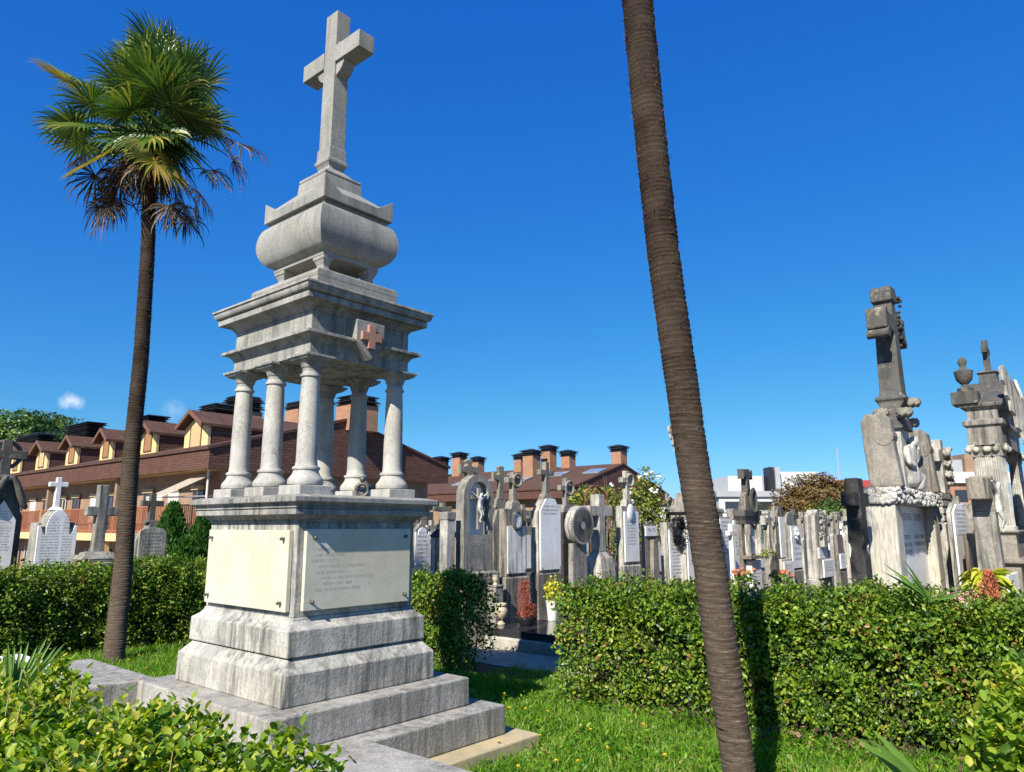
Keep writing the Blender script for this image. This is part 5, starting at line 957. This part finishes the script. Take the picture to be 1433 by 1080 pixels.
# ------------------------------------------------------------------ ground
def sheet(name, x0, x1, y0, y1, z, m, nx=1, ny=1):
    xs = np.linspace(x0, x1, nx + 1); ys = np.linspace(y0, y1, ny + 1); b = MB(); b.v = [(x, y, z) for y in ys for x in xs]; b.f = [(j * (nx + 1) + i, j * (nx + 1) + i + 1, (j + 1) * (nx + 1) + i + 1, (j + 1) * (nx + 1) + i) for j in range(ny) for i in range(nx)]
    return struct(b.build(name, MT[m]))
ys = [-60, -20, 0, 8, 13, 14.5, 16, 18, 30, 60, 120, 700]; xs = [-500, -60, -20, 0, 10, 30, 70, 150, 900]
b = MB(); b.v = [(x, y, -.012 if y < 13.5 else -.7 if y < 15 else -1.4 if y < 17 else -2.2) for y in ys for x in xs]; w = len(xs)
b.f = [(j * w + i, j * w + i + 1, j * w + w + i + 1, j * w + w + i) for j in range(len(ys) - 1) for i in range(w - 1)]; struct(b.build('ground', MT['gravel']))
sheet('plot_turf', -3.5, 3.7, -5.9, 6.7, -.004, 'soil'); sheet('path', 3.62, 4.56, -9, 12, .002, 'path'); sheet('front_path', -9, 3.6, -8, -5.95, .002, 'path')
# ------------------------------------------------------------------ houses
PJ = lambda u, v, z: (u, v, z)
def vpx(px, u, zz=3.0):       # y of the point on plane x = u seen at column px
    r = (px - 716.5) / F; z = zz - CH
    return (-1.6176 + .65079 * u - r * (CP * (6 + .75926 * u) + z * SP)) / (.75926 + r * CP * .65079)
def chimney(par, x, y, z0, zt, w, cap, d=None, low=False):
    d = d or w
    if not low:
        c = MB().b2(x - w / 2, x + w / 2, y - d / 2, y + d / 2, z0, zt - cap).build('chimney', MT['chim'], par); q = MB(); q.b2(x - w * .42, x + w * .42, y - d * .42, y + d * .42, zt - cap + .001, zt)
    else:
        c = MB().b2(x - w * .45, x + w * .45, y - d * .45, y + d * .45, z0, zt - cap).build('chimney', MT['louvre'], par); q = MB(); q.b2(x - w * .40, x + w * .40, y - d * .40, y + d * .40, zt - cap + .001, zt)
    n = max(4, int(cap / .12))
    for k in range(n): z = zt - cap + (k + .5) * cap / n; e = .5 + .05 * math.sin(k * 2.1 + x); q.loft([(z - .03, w * e + .05, d * e + .05), (z + .045, w * (e - .05), d * (e - .05))], x, y)
    q.build('cap', MT['louvre'], c); return c
def pcap(par, x, y, z0, zt, w):   # brick stack under a pyramid cowl
    c = MB().b2(x - w / 2, x + w / 2, y - w / 2, y + w / 2, z0, zt - .62).build('chimney', MT['chim'], par)
    MB().loft([(zt - .619, w * .56, w * .56), (zt - .54, w * .60, w * .60), (zt - .53, w * .5, w * .5), (zt - .42, w * .5, w * .5), (zt - .41, w * .66, w * .66), (zt - .34, w * .66, w * .66), (zt - .33, w * .54, w * .54), (zt - .26, w * .54, w * .54), (zt - .25, w * .72, w * .72), (zt - .19, w * .72, w * .72), (zt, .12, .12)], x, y).build('cowl', MT['louvre'], c)
def house(name, label, x0, x1, y0, y1, zb, ze, zs, zr, dep):
    """long gabled house: x0..x1 wall faces, roof edge dep beyond; ze eave bottom, zs top of shingle band, zr ridge"""
    h = thing(name, label, 'house', (x0, y0, zb)); inv = Vector((-x0, -y0, -zb))
    def put(mb, nm, m, par=None, bev=0):
        if par is None: mb.v = [tuple(Vector(v) + inv) for v in mb.v]
        return mb.build(nm, MT[m], par or h, bev)
    xa, xb, xm = x0 - dep, x1 + dep, (x0 + x1) / 2
    walls = MB().b2(x0, x1, y0 + .4, y1, zb, ze); put(walls, 'wall', 'wall')
    put(MB().b2(xa + .2, xb - .2, y0 + .15, y1, ze + .001, ze + .15), 'soffit', 'beam')
    put(MB().b2(xa, xa + .18, y0 + .001, y1, ze, zs), 'eave_band', 'skirt')
    put(MB().b2(xb - .18, xb, y0 + .001, y1, ze, zs), 'eave_band', 'skirt')
    put(MB().prism([(xa, ze - .02), (xb, ze - .02), (xb, zs), (xm, zr), (xa, zs)], y0 - .12, y0), 'gable', 'gable')
    rf = MB()
    for sx in (-1, 1):
        e = xm + sx * (xm - xa); rf.prism([(e + sx * .08, zs - .02), (xm, zr), (xm, zr + .12), (e + sx * .1, zs + .1)], y0 - .2, y1)
    roof = put(rf, 'roof', 'shingle'); return h, put, roof, xm
A0 = at(289, 655, 29.2); x0A = A0.x + 1.0; yA = A0.y; zeA = A0.z
Rr = ony(625, 667, yA); apx = ony(478, 588, yA); print('houseA', A0, Rr, apx)
xbA = Rr.x; ztA = onx(289, 628, A0.x).z
zrA = apx.z
hA, putA, roofA, xmA = house('row_house', 'brown brick row house with dormers, balconies and a striped awning on the left', x0A, xbA - 1.0, yA, yA + 75, -2.2, zeA, ztA, zrA, 1.0)
rise = (zrA - ztA) / (xmA - A0.x)
zroofA = lambda x: ztA + .1 + (x - A0.x) * rise
xd = A0.x + .75
for i, (pa, pb, pyb, pye, pyt) in enumerate(((258, 293, 632, 603, 579), (196, 220.5, 641, 613, 593), (140, 159, 648, 622, 604), (92, 110.5, 655, 631, 613.5), (50, 68, 658, 638, 621), (15, 30, 657, 640, 622), (-24, -10, 664, 648, 630))):
    ya, yb = vpx(pa + 1.5, xd, 6), vpx(pb - .5, xd, 6); ym = (ya + yb) / 2; pm = (pa + pb) / 2; zb_, ze_, zt_ = onx(pm, pyb, xd).z, onx(pa + 4, pye - 3, xd).z, onx(pm - 2, pyt, xd).z
    if i > 0: zb_ = zroofA(xd) - .05; 
    hw = abs(ya - yb) / 2; ze_ = min(ze_, zt_ - .5); L = 6.0
    dm = MB().prism([(ym - hw, zb_), (ym + hw, zb_), (ym + hw, ze_), (ym, zt_ - .12), (ym - hw, ze_)], xd, xd + .12, 'x'); dm.v = [tuple(Vector(v) + Vector((-x0A, -yA, 2.2))) for v in dm.v]; d = dm.build('dormer', MT['yellow'], hA)
    off = Vector((-x0A, -yA, 2.2))
    def sub(mb, nm, m): mb.v = [tuple(Vector(v) + off) for v in mb.v]; return mb.build(nm, MT[m], d)
    c = MB(); c.b2(xd + .121, xd + L, ym - hw + .02, ym - hw + .12, zb_ - .4, ze_ + .05); c.b2(xd + .121, xd + L, ym + hw - .12, ym + hw - .02, zb_ - .4, ze_ + .05); sub(c, 'cheek', 'gable')
    r_ = MB(); sl = (zt_ - ze_) / hw
    for sy in (-1, 1): r_.prism([(ym, zt_ - .0), (ym + sy * (hw + .10), ze_ - .10 * sl - .0), (ym + sy * (hw + .10), ze_ - .10 * sl + .12), (ym, zt_ + .12)], xd - .35, xd + L, 'x')
    sub(r_, 'roof', 'shingle'); t = MB()
    for sy in (-1, 1): t.prism([(ym, zt_ - .04), (ym + sy * (hw + .12), ze_ - .12 * sl - .04), (ym + sy * (hw + .12), ze_ - .12 * sl + .14), (ym, zt_ + .14)], xd - .42, xd - .351, 'x')
    sub(t, 'barge_board', 'fascia'); hz = ze_ - zb_
    sub(MB().b2(xd - .02, xd - .001, ym - hw * .46, ym + hw * .46, zb_ + hz * .22, ze_ + .12), 'window', 'beam' if i in (0, 4) else 'woodwin')
    f = MB(); f.b2(xd - .045, xd - .0201, ym - hw * .5, ym + hw * .5, zb_ + hz * .16, zb_ + hz * .22)
    for s_ in (-1, 1): f.b2(xd - .04, xd - .0201, ym + s_ * hw * .45 - .03, ym + s_ * hw * .45 + .03, zb_ + hz * .22, ze_ + .1)
    sub(f, 'window_frame', 'fascia')
# facade: balcony, railing, doors, posts
off = Vector((-x0A, -yA, 2.2))
def fa(mb, nm, m, par=None): mb.v = [tuple(Vector(v) + off) for v in mb.v]; return mb.build(nm, MT[m], par or hA)
zsl = onx(150, 757, A0.x).z; zsl1 = onx(150, 746, A0.x).z; zra = onx(150, 710, A0.x).z
fa(MB().b2(A0.x + .02, x0A + .1, yA + .6, yA + 70, zsl, zsl1), 'balcony_slab', 'yellow')
for k, (ya, yb) in enumerate(((.6, 9.5), (9.7, 19), (19.3, 30), (30.3, 45), (45.3, 60))):
    r_ = MB(); r_.b2(A0.x + .05, A0.x + .11, yA + ya, yA + yb, zra - .06, zra); r_.b2(A0.x + .05, A0.x + .11, yA + ya, yA + yb, zsl1 + .08, zsl1 + .14)
    for q in range(int((yb - ya) / .16)): r_.b2(A0.x + .065, A0.x + .095, yA + ya + q * .16, yA + ya + q * .16 + .045, zsl1 + .001, zra - .0601)
    fa(r_, 'railing', 'railing')
    for yy in (ya + .1, (ya + yb) / 2): fa(MB().b2(A0.x + .1, A0.x + .38, yA + yy, yA + yy + .28, -2.2, zsl - .001), 'post', 'yellow')
    fa(MB().b2(A0.x + .3, x0A - .001, yA + yb - .1, yA + yb + .15, zsl1 + .001, zeA - .001), 'partition_wall', 'wall')
    for yy, mm in ((ya + 1.3, 'woodwin'), (ya + 3.6, 'blind'), (ya + 6.2, 'woodwin'), (ya + 8.2, 'glass')):
        if yy + .9 > yb: continue
        for zl, zh in ((zsl1 + .02, zeA - .75), (-2.15, zsl - .45)):
            w_ = fa(MB().b2(x0A - .06, x0A - .001, yA + yy, yA + yy + 1.0, zl, zh), 'french_window', 'glass' if mm != 'blind' or zl < 0 else 'blind'); f = MB()
            for a in (0, .47, .93): f.b2(x0A - .085, x0A - .0601, yA + yy + a, yA + yy + a + .07, zl, zh)
            f.b2(x0A - .085, x0A - .0601, yA + yy + .0701, yA + yy + .4699, zh - .07, zh); fa(f, 'window_frame', 'fascia' if mm == 'woodwin' else 'blind', w_)
            if zl > 0: fa(MB().b2(x0A - .15, x0A - .0601, yA + yy - .05, yA + yy + 1.05, zh + .001, zh + .18), 'shutter_box', 'beam', w_)
    fa(MB().lathe([(.05, 0), (.05, zeA - zsl1)], (A0.x + .5, yA + ya + .2, zsl1), 8), 'drain_pipe', 'blind')
# awning
a0, a1 = vpx(303, A0.x - .9, 3.6), vpx(222, A0.x - .9, 2.9); zt_, zf_ = onx(300, 662, A0.x + .3).z, onx(240, 695, A0.x - 1.0).z
n = 46; aw = MB(); y0_, y1_ = yA + .75, max(yA + 2.2, vpx(222, A0.x - 1.3, 3.0))
for k in range(n):
    a, b_ = y0_ + (y1_ - y0_) * k / n, y0_ + (y1_ - y0_) * (k + 1) / n; j = .008 * (k % 2)
    aw.add([(x0A - .25, a, zeA - .12 + j), (x0A - .25, b_, zeA - .12 + j), (A0.x - 1.3, b_, zf_ + j), (A0.x - 1.3, a, zf_ + j), (A0.x - 1.32, a, zf_ - .25 + (.05 if k % 2 else 0)), (A0.x - 1.32, b_, zf_ - .25 + (.05 if k % 2 else 0))], [(0, 1, 2, 3), (3, 2, 5, 4)])
MT['awning'] = plain('cream_awning_cloth', (.66, .60, .48), .8, .08); MT['awnstripe'] = plain('brown_awning_stripe', (.26, .17, .11), .8, .1)
o = fa(aw, 'awning', 'awning'); o.data.materials.append(MT['awnstripe'])
for i, p in enumerate(o.data.polygons): p.material_index = 1 if (i // 2) % 3 == 0 else 0
fa(MB().tube([(A0.x - 1.3, y0_, zf_), (A0.x - 1.3, y1_, zf_)], .035, 6), 'front_bar', 'blind', o); ar = MB()
for yy in (y0_ + .1, y1_ - .1): ar.tube([(x0A - .1, yy, zf_ + .1), (A0.x - 1.28, yy, zf_ - .02)], .025, 5)
fa(ar, 'arm', 'blind', o)
# chimneys
for px, pt, pb_, wpx, x, low in ((340, 556, 577, 36, xmA - .5, 0), (416, 563, 574, 15, xmA, 0), (501, 555, 569, 42, xmA + .6, 0), (305, 567, 584, 33, xmA - 2.2, 1), (208, 584, 600, 37, xmA - 1.5, 1), (118, 594, 622, 42, xmA - 1, 1), (48, 609, 624, 44, xmA - 1, 1)):
    yy = vpx(px, x, 8); zt_ = onx(px, pt, x).z; zc = onx(px, pb_, x).z; yv = vpx(px + wpx / 2, x, 8); w_ = abs(yy - yv) * 2; w_ = min(w_ * .62, 1.5) if not low else w_ * .75
    ch = chimney(hA, x - x0A, yy - yA, zroofA(min(x, 2 * xmA - x)) - .4 + 2.2, zt_ + 2.2, 1.25 if low else w_, zt_ - zc, max(w_, 1.2), bool(low))
# second house
B0 = at(796, 696, 56); x0B = B0.x + .8; yB = B0.y; zt_ = onx(796, 684, B0.x).z; ap = ony(870, 650, yB); wid = (ap.x - B0.x) * 2; print('houseB', B0, ap, wid)
hB, putB, roofB, xmB = house('row_house', 'long brown-roofed house with many brick chimneys behind the gravestones', x0B, x0B + wid - 1.6, yB, yB + 48, -2.2, B0.z, zt_, ap.z, .8)
offB = Vector((-x0B, -yB, 2.2)); zroofB = lambda x: zt_ + .1 + (x - B0.x) * (ap.z - zt_) / (xmB - B0.x)
for px, pt, x, w_ in ((866, 622, xmB + .3, 1.0), (795, 629, xmB, .95), (768, 622, xmB - 1.2, 1.0), (744, 628, xmB - 3.2, 1.12), (728, 634, xmB - .4, .85), (669, 638, xmB, .9), (643, 632, xmB - .6, 1.05), (617, 638, xmB - 1.5, 1.1)):
    yy = vpx(px, x, 8); pcap(hB, x - x0B, yy - yB, zroofB(min(x, 2 * xmB - x)) - .6 + 2.2, onx(px, pt, x).z + 2.2, w_)
for px, f in ((826, .55), (775, .5), (724, .35), (690, .45), (640, .3)):
    x = B0.x + (xmB - B0.x) * f; yy = vpx(px, x, 6); sk = MB(); dx = 1.3; z = zroofB(x) + .06; sl = (ap.z - zt_) / (xmB - B0.x)
    sk.add([(x, yy - .8, z), (x + dx, yy - .8, z + dx * sl), (x + dx, yy + .8, z + dx * sl), (x, yy + .8, z), (x, yy - .8, z + .1), (x + dx, yy - .8, z + dx * sl + .1), (x + dx, yy + .8, z + dx * sl + .1), (x, yy + .8, z + .1)], [(3, 2, 1, 0), (4, 5, 6, 7), (0, 1, 5, 4), (1, 2, 6, 5), (2, 3, 7, 6), (3, 0, 4, 7)]); sk.v = [tuple(Vector(v) + offB) for v in sk.v]; sk.build('skylight', MT['skylight'], hB)
for k in range(9):
    for zl, zh in ((.2, 2.2),):
        w_ = MB().b2(x0B - .06, x0B - .001, yB + 2 + k * 4.6, yB + 3.6 + k * 4.6, 1.0, 3.0); w_.v = [tuple(Vector(v) + offB) for v in w_.v]; w_.build('window', MT['glass' if k % 2 else 'blind'], hB)
# far town
def block(name, label, pa, pb, pt, Y, dep, bands, m, roofm=None, cat='building'):
    a, b_ = at(pa, 736, Y), at(pb, 736, Y); d = Vector((b_.x - a.x, b_.y - a.y, 0)); L = d.length; zt = at((pa + pb) / 2, pt, Y).z; r_ = thing(name, label, cat, (a.x, a.y, -2.2), math.atan2(d.y, d.x)); H = zt + 2.2
    MB().b2(0, L, 0, dep, 0, H).build('wall', MT[m], r_)
    if roofm: MB().b2(-.3, L + .3, -.3, dep + .3, H + .001, H + H * .06 + .2).build('roof', MT[roofm], r_)
    n = max(3, int(L / 3.2))
    for j in range(bands):
        z = H - .55 - j * 2.3
        if z < 1: break
        for k in range(n):
            x = (k + .2) * L / n; w = MB().b2(x, x + L / n * .6, -.06, -.001, z - .95, z).build('window', MT['glass'], r_)
        MB().b2(-.1, L + .1, -.12, -.0005, z - 1.25, z - 1.05).build('ledge', MT['fargrey'], r_)
    return r_, L, H
r_, L, H = block('apartment_block', 'long white flat-roofed building with window bands beyond the far gravestones', 1008, 1175, 695, 85, 14, 3, 'farwhite', 'fargrey')
MB().b2(L * .15, L * .45, 3, 10, H + .8, H + 2.6).build('penthouse', MT['farwhite'], r_); MB().b2(L * .60, L * .95, 3, 10, H + .8, H + 3.1).build('penthouse', MT['farwhite'], r_)
MB().b2(L * .49, L * .53, 2, 4, H + .8, H + 3.6).build('chimney', MT['louvre'], r_); MB().b2(L * .545, L * .585, 2, 4, H + .8, H + 3.6).build('chimney', MT['fargrey'], r_)
r_, L, H = block('apartment_block', 'white building with a red roof edge behind the garlanded tomb', 1140, 1262, 684, 100, 16, 3, 'farwhite', None); MB().b2(-.6, L + .6, -.6, 16.5, H + .001, H + 1.15).build('roof', MT['farroof'], r_)
MB().tube([(L * .48, 4, H + 1.6), (L * .48, 4, H + 6)], .07, 5).tube([(L * .46, 4, H + 5), (L * .50, 4, H + 5)], .05, 5).tube([(L * .465, 4, H + 4.3), (L * .495, 4, H + 4.3)], .05, 5).build('antenna', MT['fargrey'], r_)
r_, L, H = block('apartment_block', 'orange brick building with a white top floor left of the temple tomb', 1336, 1420, 676, 60, 12, 3, 'chim', None); MB().b2(-.3, L + .3, -.3, 12.3, H + .001, H + .9).build('roof', MT['farwhite'], r_); MB().b2(L * .08, L * .5, 2, 8, H + .901, H + 2.1).build('roof_plant', MT['fargrey'], r_); MB().b2(L * .55, L * .8, 2, 8, H + .901, H + 2.6).build('roof_plant', MT['wall'], r_)
r_, L, H = block('apartment_block', 'small white house with a brown roof glimpsed left of the palm trunk', 895, 990, 706, 75, 10, 2, 'farwhite', 'fascia')
# ------------------------------------------------------------------ trees and climbers
def tree(name, label, base, blobs, dens, size, m, trunk_r, cat='tree', group=None):
    r = thing(name, label, cat, base, 0, group); V, T = crown_cloud(blobs, dens, size); np_mesh('crown', V, T, LF[m], r)
    top = blobs[0][0]; t = MB(); t.tube([(0, 0, -.3), (.05, .03, top[2] * .5), (top[0] * .6, top[1] * .6, top[2])], [trunk_r, trunk_r * .8, trunk_r * .3], 8)
    for c, q in blobs[1:7]: t.tube([(0, 0, top[2] * .35), ((c[0]) * .6, c[1] * .6, c[2] * .8), c], [trunk_r * .5, trunk_r * .3, trunk_r * .1], 6)
    t.build('trunk', MT['bark'], r); return r
p = at(30, 736, 112); tree('broadleaf_tree', 'big dark green tree beyond the row house at the far left', (p.x, p.y, -2.2), [((0, 0, 14), (8, 8, 6.5)), ((6, -5, 11), (6, 6, 5.5)), ((-7, 5, 13), (7, 7, 6)), ((3, 3, 17.5), (5, 5, 4)), ((-3, -6, 16), (5, 5, 4.5)), ((9, -8, 8), (5, 5, 4.5)), ((-12, 10, 12), (6, 6, 6)), ((1, -1, 8), (7, 7, 6))], 14, .62, 'tree', .5)
p = at(1149, 736, 36); tree('broadleaf_tree', 'rounded russet and green tree standing behind the far gravestones', (p.x, p.y, -.1), [((0, 0, 2.85), (1.6, 1.6, 1.5)), ((-.7, .8, 2.4), (1.3, 1.3, 1.3)), ((.8, -.7, 2.7), (1.3, 1.3, 1.25)), ((0, 0, 1.5), (2.0, 2.0, 1.5))], 420, .13, 'rust', .14)
p = at(1163, 736, 33); tree('broadleaf_tree', 'lower bright green bush in front of the russet tree', (p.x, p.y, -.1), [((0, 0, 2.1), (.75, .75, .9)), ((-.3, -.3, 1.4), (.9, .9, 1.0)), ((.4, .3, 1.5), (.8, .8, 1))], 420, .11, 'tree', .1)
p = at(1063, 736, 26); tree('broadleaf_tree', 'small dark shrub beside the dark aedicule tomb', (p.x, p.y, -.1), [((0, 0, 1.8), (.42, .42, .75)), ((.1, 0, 1.0), (.5, .5, .9))], 260, .09, 'conifer', .06)
for i, (px, Y, hpx, w_, l) in enumerate(((241, 17.5, 709, .8, 'tallest feathery green conifer just left of the monument'), (286, 17, 722, .75, 'feathery green conifer whose right side the monument hides'), (262, 16.2, 758, .6, 'short rounded conifer between the two feathery conifers'), (228, 18.5, 742, .5, 'narrow conifer close behind the onion-topped gravestone'))):
    p = at(px, 736, Y); zt = at(px, hpx, Y).z; r = thing('conifer', l, 'conifer', (p.x, p.y, -.1), 0, 'conifers left of the monument'); n = 9000; t = rng.random(n) ** .8; a = rng.random(n) * 6.28; rad = w_ * (1 - t) ** .7 * (.75 + .25 * np.sin(a * 5 + t * 9)) * (1 - rng.exponential(.15, n)); P = np.stack([rad * np.cos(a), rad * np.sin(a), .1 + t * zt], 1); V, T = leaf_mesh(P, np.stack([np.cos(a) * .5, np.sin(a) * .5, np.ones(n)], 1) + rng.normal(0, .25, (n, 3)), np.stack([np.cos(a), np.sin(a), np.zeros(n)], 1) + rng.normal(0, .6, (n, 3)), rng.uniform(.08, .2, n), rng.uniform(.03, .06, n), False); np_mesh('crown', V, T, LF['conifer'], r); MB().tube([(0, 0, 0), (0, 0, zt * .85)], [.07, .02], 6).build('trunk', MT['bark'], r)
p = at(868, 736, 17.0); zz = lambda py: at(868, py, 17.0).z; mpp = 17.0 / F
def bl(px, py, rx, rz): q = at(px, py, 17.0); return ((q.x - p.x, q.y - p.y, q.z), (rx, rx * .8, rz))
rr = thing('climbing_rose', 'yellow-green climbing rose with white blooms sprawling over the gravestones', 'climber', (p.x, p.y, 0), 0)
V, T = crown_cloud([bl(805, 698, .35, .16), bl(830, 690, .45, .2), bl(858, 700, .45, .32), bl(888, 690, .38, .34), bl(905, 700, .42, .4), bl(918, 715, .3, .3), bl(905, 668, .22, .28), bl(915, 690, .25, .25), bl(840, 725, .3, .3), bl(895, 735, .4, .35), bl(925, 740, .3, .3), bl(865, 760, .5, .4), bl(835, 785, .4, .25)], 210, .085); np_mesh('foliage', V, T, LF['vine'], rr)
st = MB()
for k in range(26): q = at(rnd.uniform(800, 930), rnd.uniform(665, 720), 17 + rnd.uniform(-.3, .3)); bx = rnd.uniform(-.9, .9); st.tube([(bx, 0, 0), ((bx + q.x - p.x) / 2 + rnd.uniform(-.2, .2), (q.y - p.y) / 2, q.z * .6), (q.x - p.x, q.y - p.y, q.z)], [.018, .012, .006], 5)
for a, b_ in (((915, 665), (925, 662)), ((918, 690), (931, 668))): q, w2 = at(*a, 17), at(*b_, 17); st.tube([q - Vector((p.x, p.y, 0)), w2 - Vector((p.x, p.y, 0))], .008, 4)
st.build('stems', MT['bark'], rr)
for px, py in ((855, 678), (894, 667), (905, 663), (911, 684), (922, 668), (885, 702), (912, 662), (826, 735), (880, 690), (918, 688)):
    q = at(px, py, 16.5) - Vector((p.x, p.y, 0)); f = MB()
    for k in range(4): f.ball(q + Vector((rnd.gauss(0, .025), rnd.gauss(0, .025), rnd.gauss(0, .02))), .034, 7, 5, (1, 1, .8))
    f.build('rose_bloom', MT['petalw'], rr, 0, 80)
# small blossoms over the hedge beyond the trunk
for px, l in ((1040, 'red geranium blossoms just right of the palm trunk behind the hedge'), (1092, 'red geranium blossoms by the palm shadow behind the hedge')):
    q = at(px, 806, 8.6); r = thing('geranium', l, 'flowers', (q.x, q.y, 0)); V, T = crown_cloud([((0, 0, q.z), (.12, .12, .06)), ((.1, 0, q.z - .1), (.14, .14, .1))], 900, .04); np_mesh('leaves', V, T, LF['hedge'], r); f = MB()
    for k in range(12): f.ball((rnd.gauss(0, .08), rnd.gauss(0, .05), q.z + rnd.uniform(.0, .07)), .022, 7, 5)
    f.build('blossoms', MT['petalo'], r, 0, 80); MB().tube([(0, 0, 0), (0, 0, q.z)], .012, 5).build('stem', MT['bark'], r)
# ------------------------------------------------------------------ sun, sky, camera
EL, TR = R(39), (.9692, .2462)
w = bpy.data.worlds.new('World'); SC.world = w; w.use_nodes = True; nt = w.node_tree; bg = nt.nodes['Background']
sk = N(nt, 'ShaderNodeTexSky', sky_type='NISHITA', sun_disc=False); sk.sun_elevation = EL; sk.sun_rotation = math.atan2(-TR[0], -TR[1]) % (2 * math.pi)
sk.air_density = 1.0; sk.dust_density = .15; sk.ozone_density = 3.2; sk.altitude = 50
hs = N(nt, 'ShaderNodeHueSaturation'); hs.inputs['Saturation'].default_value = 1.28; hs.inputs['Hue'].default_value = .5; nt.links.new(sk.outputs[0], hs.inputs['Color'])
# two small fair-weather clouds low on the left
tc = N(nt, 'ShaderNodeTexCoord'); mp = N(nt, 'ShaderNodeMapping'); nt.links.new(tc.outputs['Generated'], mp.inputs[0]); nz = noise(nt, tc.outputs['Generated'], 110, 9, .7); sx_ = N(nt, 'ShaderNodeSeparateColor'); cx_ = N(nt, 'ShaderNodeCombineColor'); nt.links.new(hs.outputs[0], sx_.inputs[0])
for ch, k_, g_ in (('Red', .285, 1.0), ('Green', .765, .78), ('Blue', 2.25, .39)):   # deepen the blue as the phone camera did
    p_ = N(nt, 'ShaderNodeMath', operation='POWER'); p_.inputs[1].default_value = g_; nt.links.new(sx_.outputs[ch], p_.inputs[0]); q_ = N(nt, 'ShaderNodeMath', operation='MULTIPLY'); q_.inputs[1].default_value = k_; nt.links.new(p_.outputs[0], q_.inputs[0]); nt.links.new(q_.outputs[0], cx_.inputs[ch])
g2_ = N(nt, 'ShaderNodeMath', operation='MULTIPLY'); g2_.inputs[1].default_value = 1.85; b2_ = N(nt, 'ShaderNodeMath', operation='MAXIMUM')
for l_ in list(cx_.inputs['Green'].links): nt.links.new(l_.from_socket, g2_.inputs[0])
for l_ in list(cx_.inputs['Blue'].links): nt.links.new(l_.from_socket, b2_.inputs[0])
nt.links.new(g2_.outputs[0], b2_.inputs[1]); nt.links.new(b2_.outputs[0], cx_.inputs['Blue'])
col = cx_.outputs[0]
for px, py, rad, st_ in ((97, 560, .017, .6), (243, 574, .024, .2), (108, 563, .014, .45), (90, 564, .012, .4)):
    a, b_, c_, _ = ray(px, py); v = Vector((a, b_, c_)).normalized(); d = N(nt, 'ShaderNodeVectorMath', operation='DISTANCE'); nt.links.new(tc.outputs['Generated'], d.inputs[0]); d.inputs[1].default_value = v
    m1 = N(nt, 'ShaderNodeMapRange'); m1.inputs['From Min'].default_value = 0; m1.inputs['From Max'].default_value = rad; m1.inputs['To Min'].default_value = 1; m1.inputs['To Max'].default_value = 0; nt.links.new(d.outputs['Value'], m1.inputs['Value'])
    m2 = N(nt, 'ShaderNodeMath', operation='MULTIPLY'); nt.links.new(m1.outputs[0], m2.inputs[0]); nt.links.new(nz, m2.inputs[1]); f_ = ramp(nt, m2.outputs[0], [(.16, 0), (.5, st_)]); col = mix(nt, f_, col, (5.2, 5.6, 6.3))
nt.links.new(col, bg.inputs['Color']); bg.inputs['Strength'].default_value = .1
sl = bpy.data.lights.new('sun', 'SUN'); sl.energy = 5.0; sl.angle = R(.5); sl.color = (1, .93, .82); so = bpy.data.objects.new('sun', sl); COL.objects.link(so)
so.rotation_euler = Vector((TR[0] * math.cos(EL), TR[1] * math.cos(EL), -math.sin(EL))).to_track_quat('-Z', 'Y').to_euler(); so.location = (-20, -5, 20)
cd = bpy.data.cameras.new('camera'); cam = bpy.data.objects.new('camera', cd); COL.objects.link(cam); cam.location = (CAM[0], CAM[1], CH); cam.rotation_euler = (R(90) + PI_, 0, -YW)
cd.sensor_width = 36; cd.lens = F / 1433 * 36; cd.clip_start = .05; cd.clip_end = 3000; SC.camera = cam
SC.view_settings.view_transform = 'Standard'; SC.view_settings.look = 'None'; SC.view_settings.exposure = .85; SC.view_settings.gamma = 1
SC.cycles.use_denoising = True; SC.cycles.max_bounces = 6; SC.cycles.transparent_max_bounces = 4
SC.cycles.sample_clamp_indirect = 8
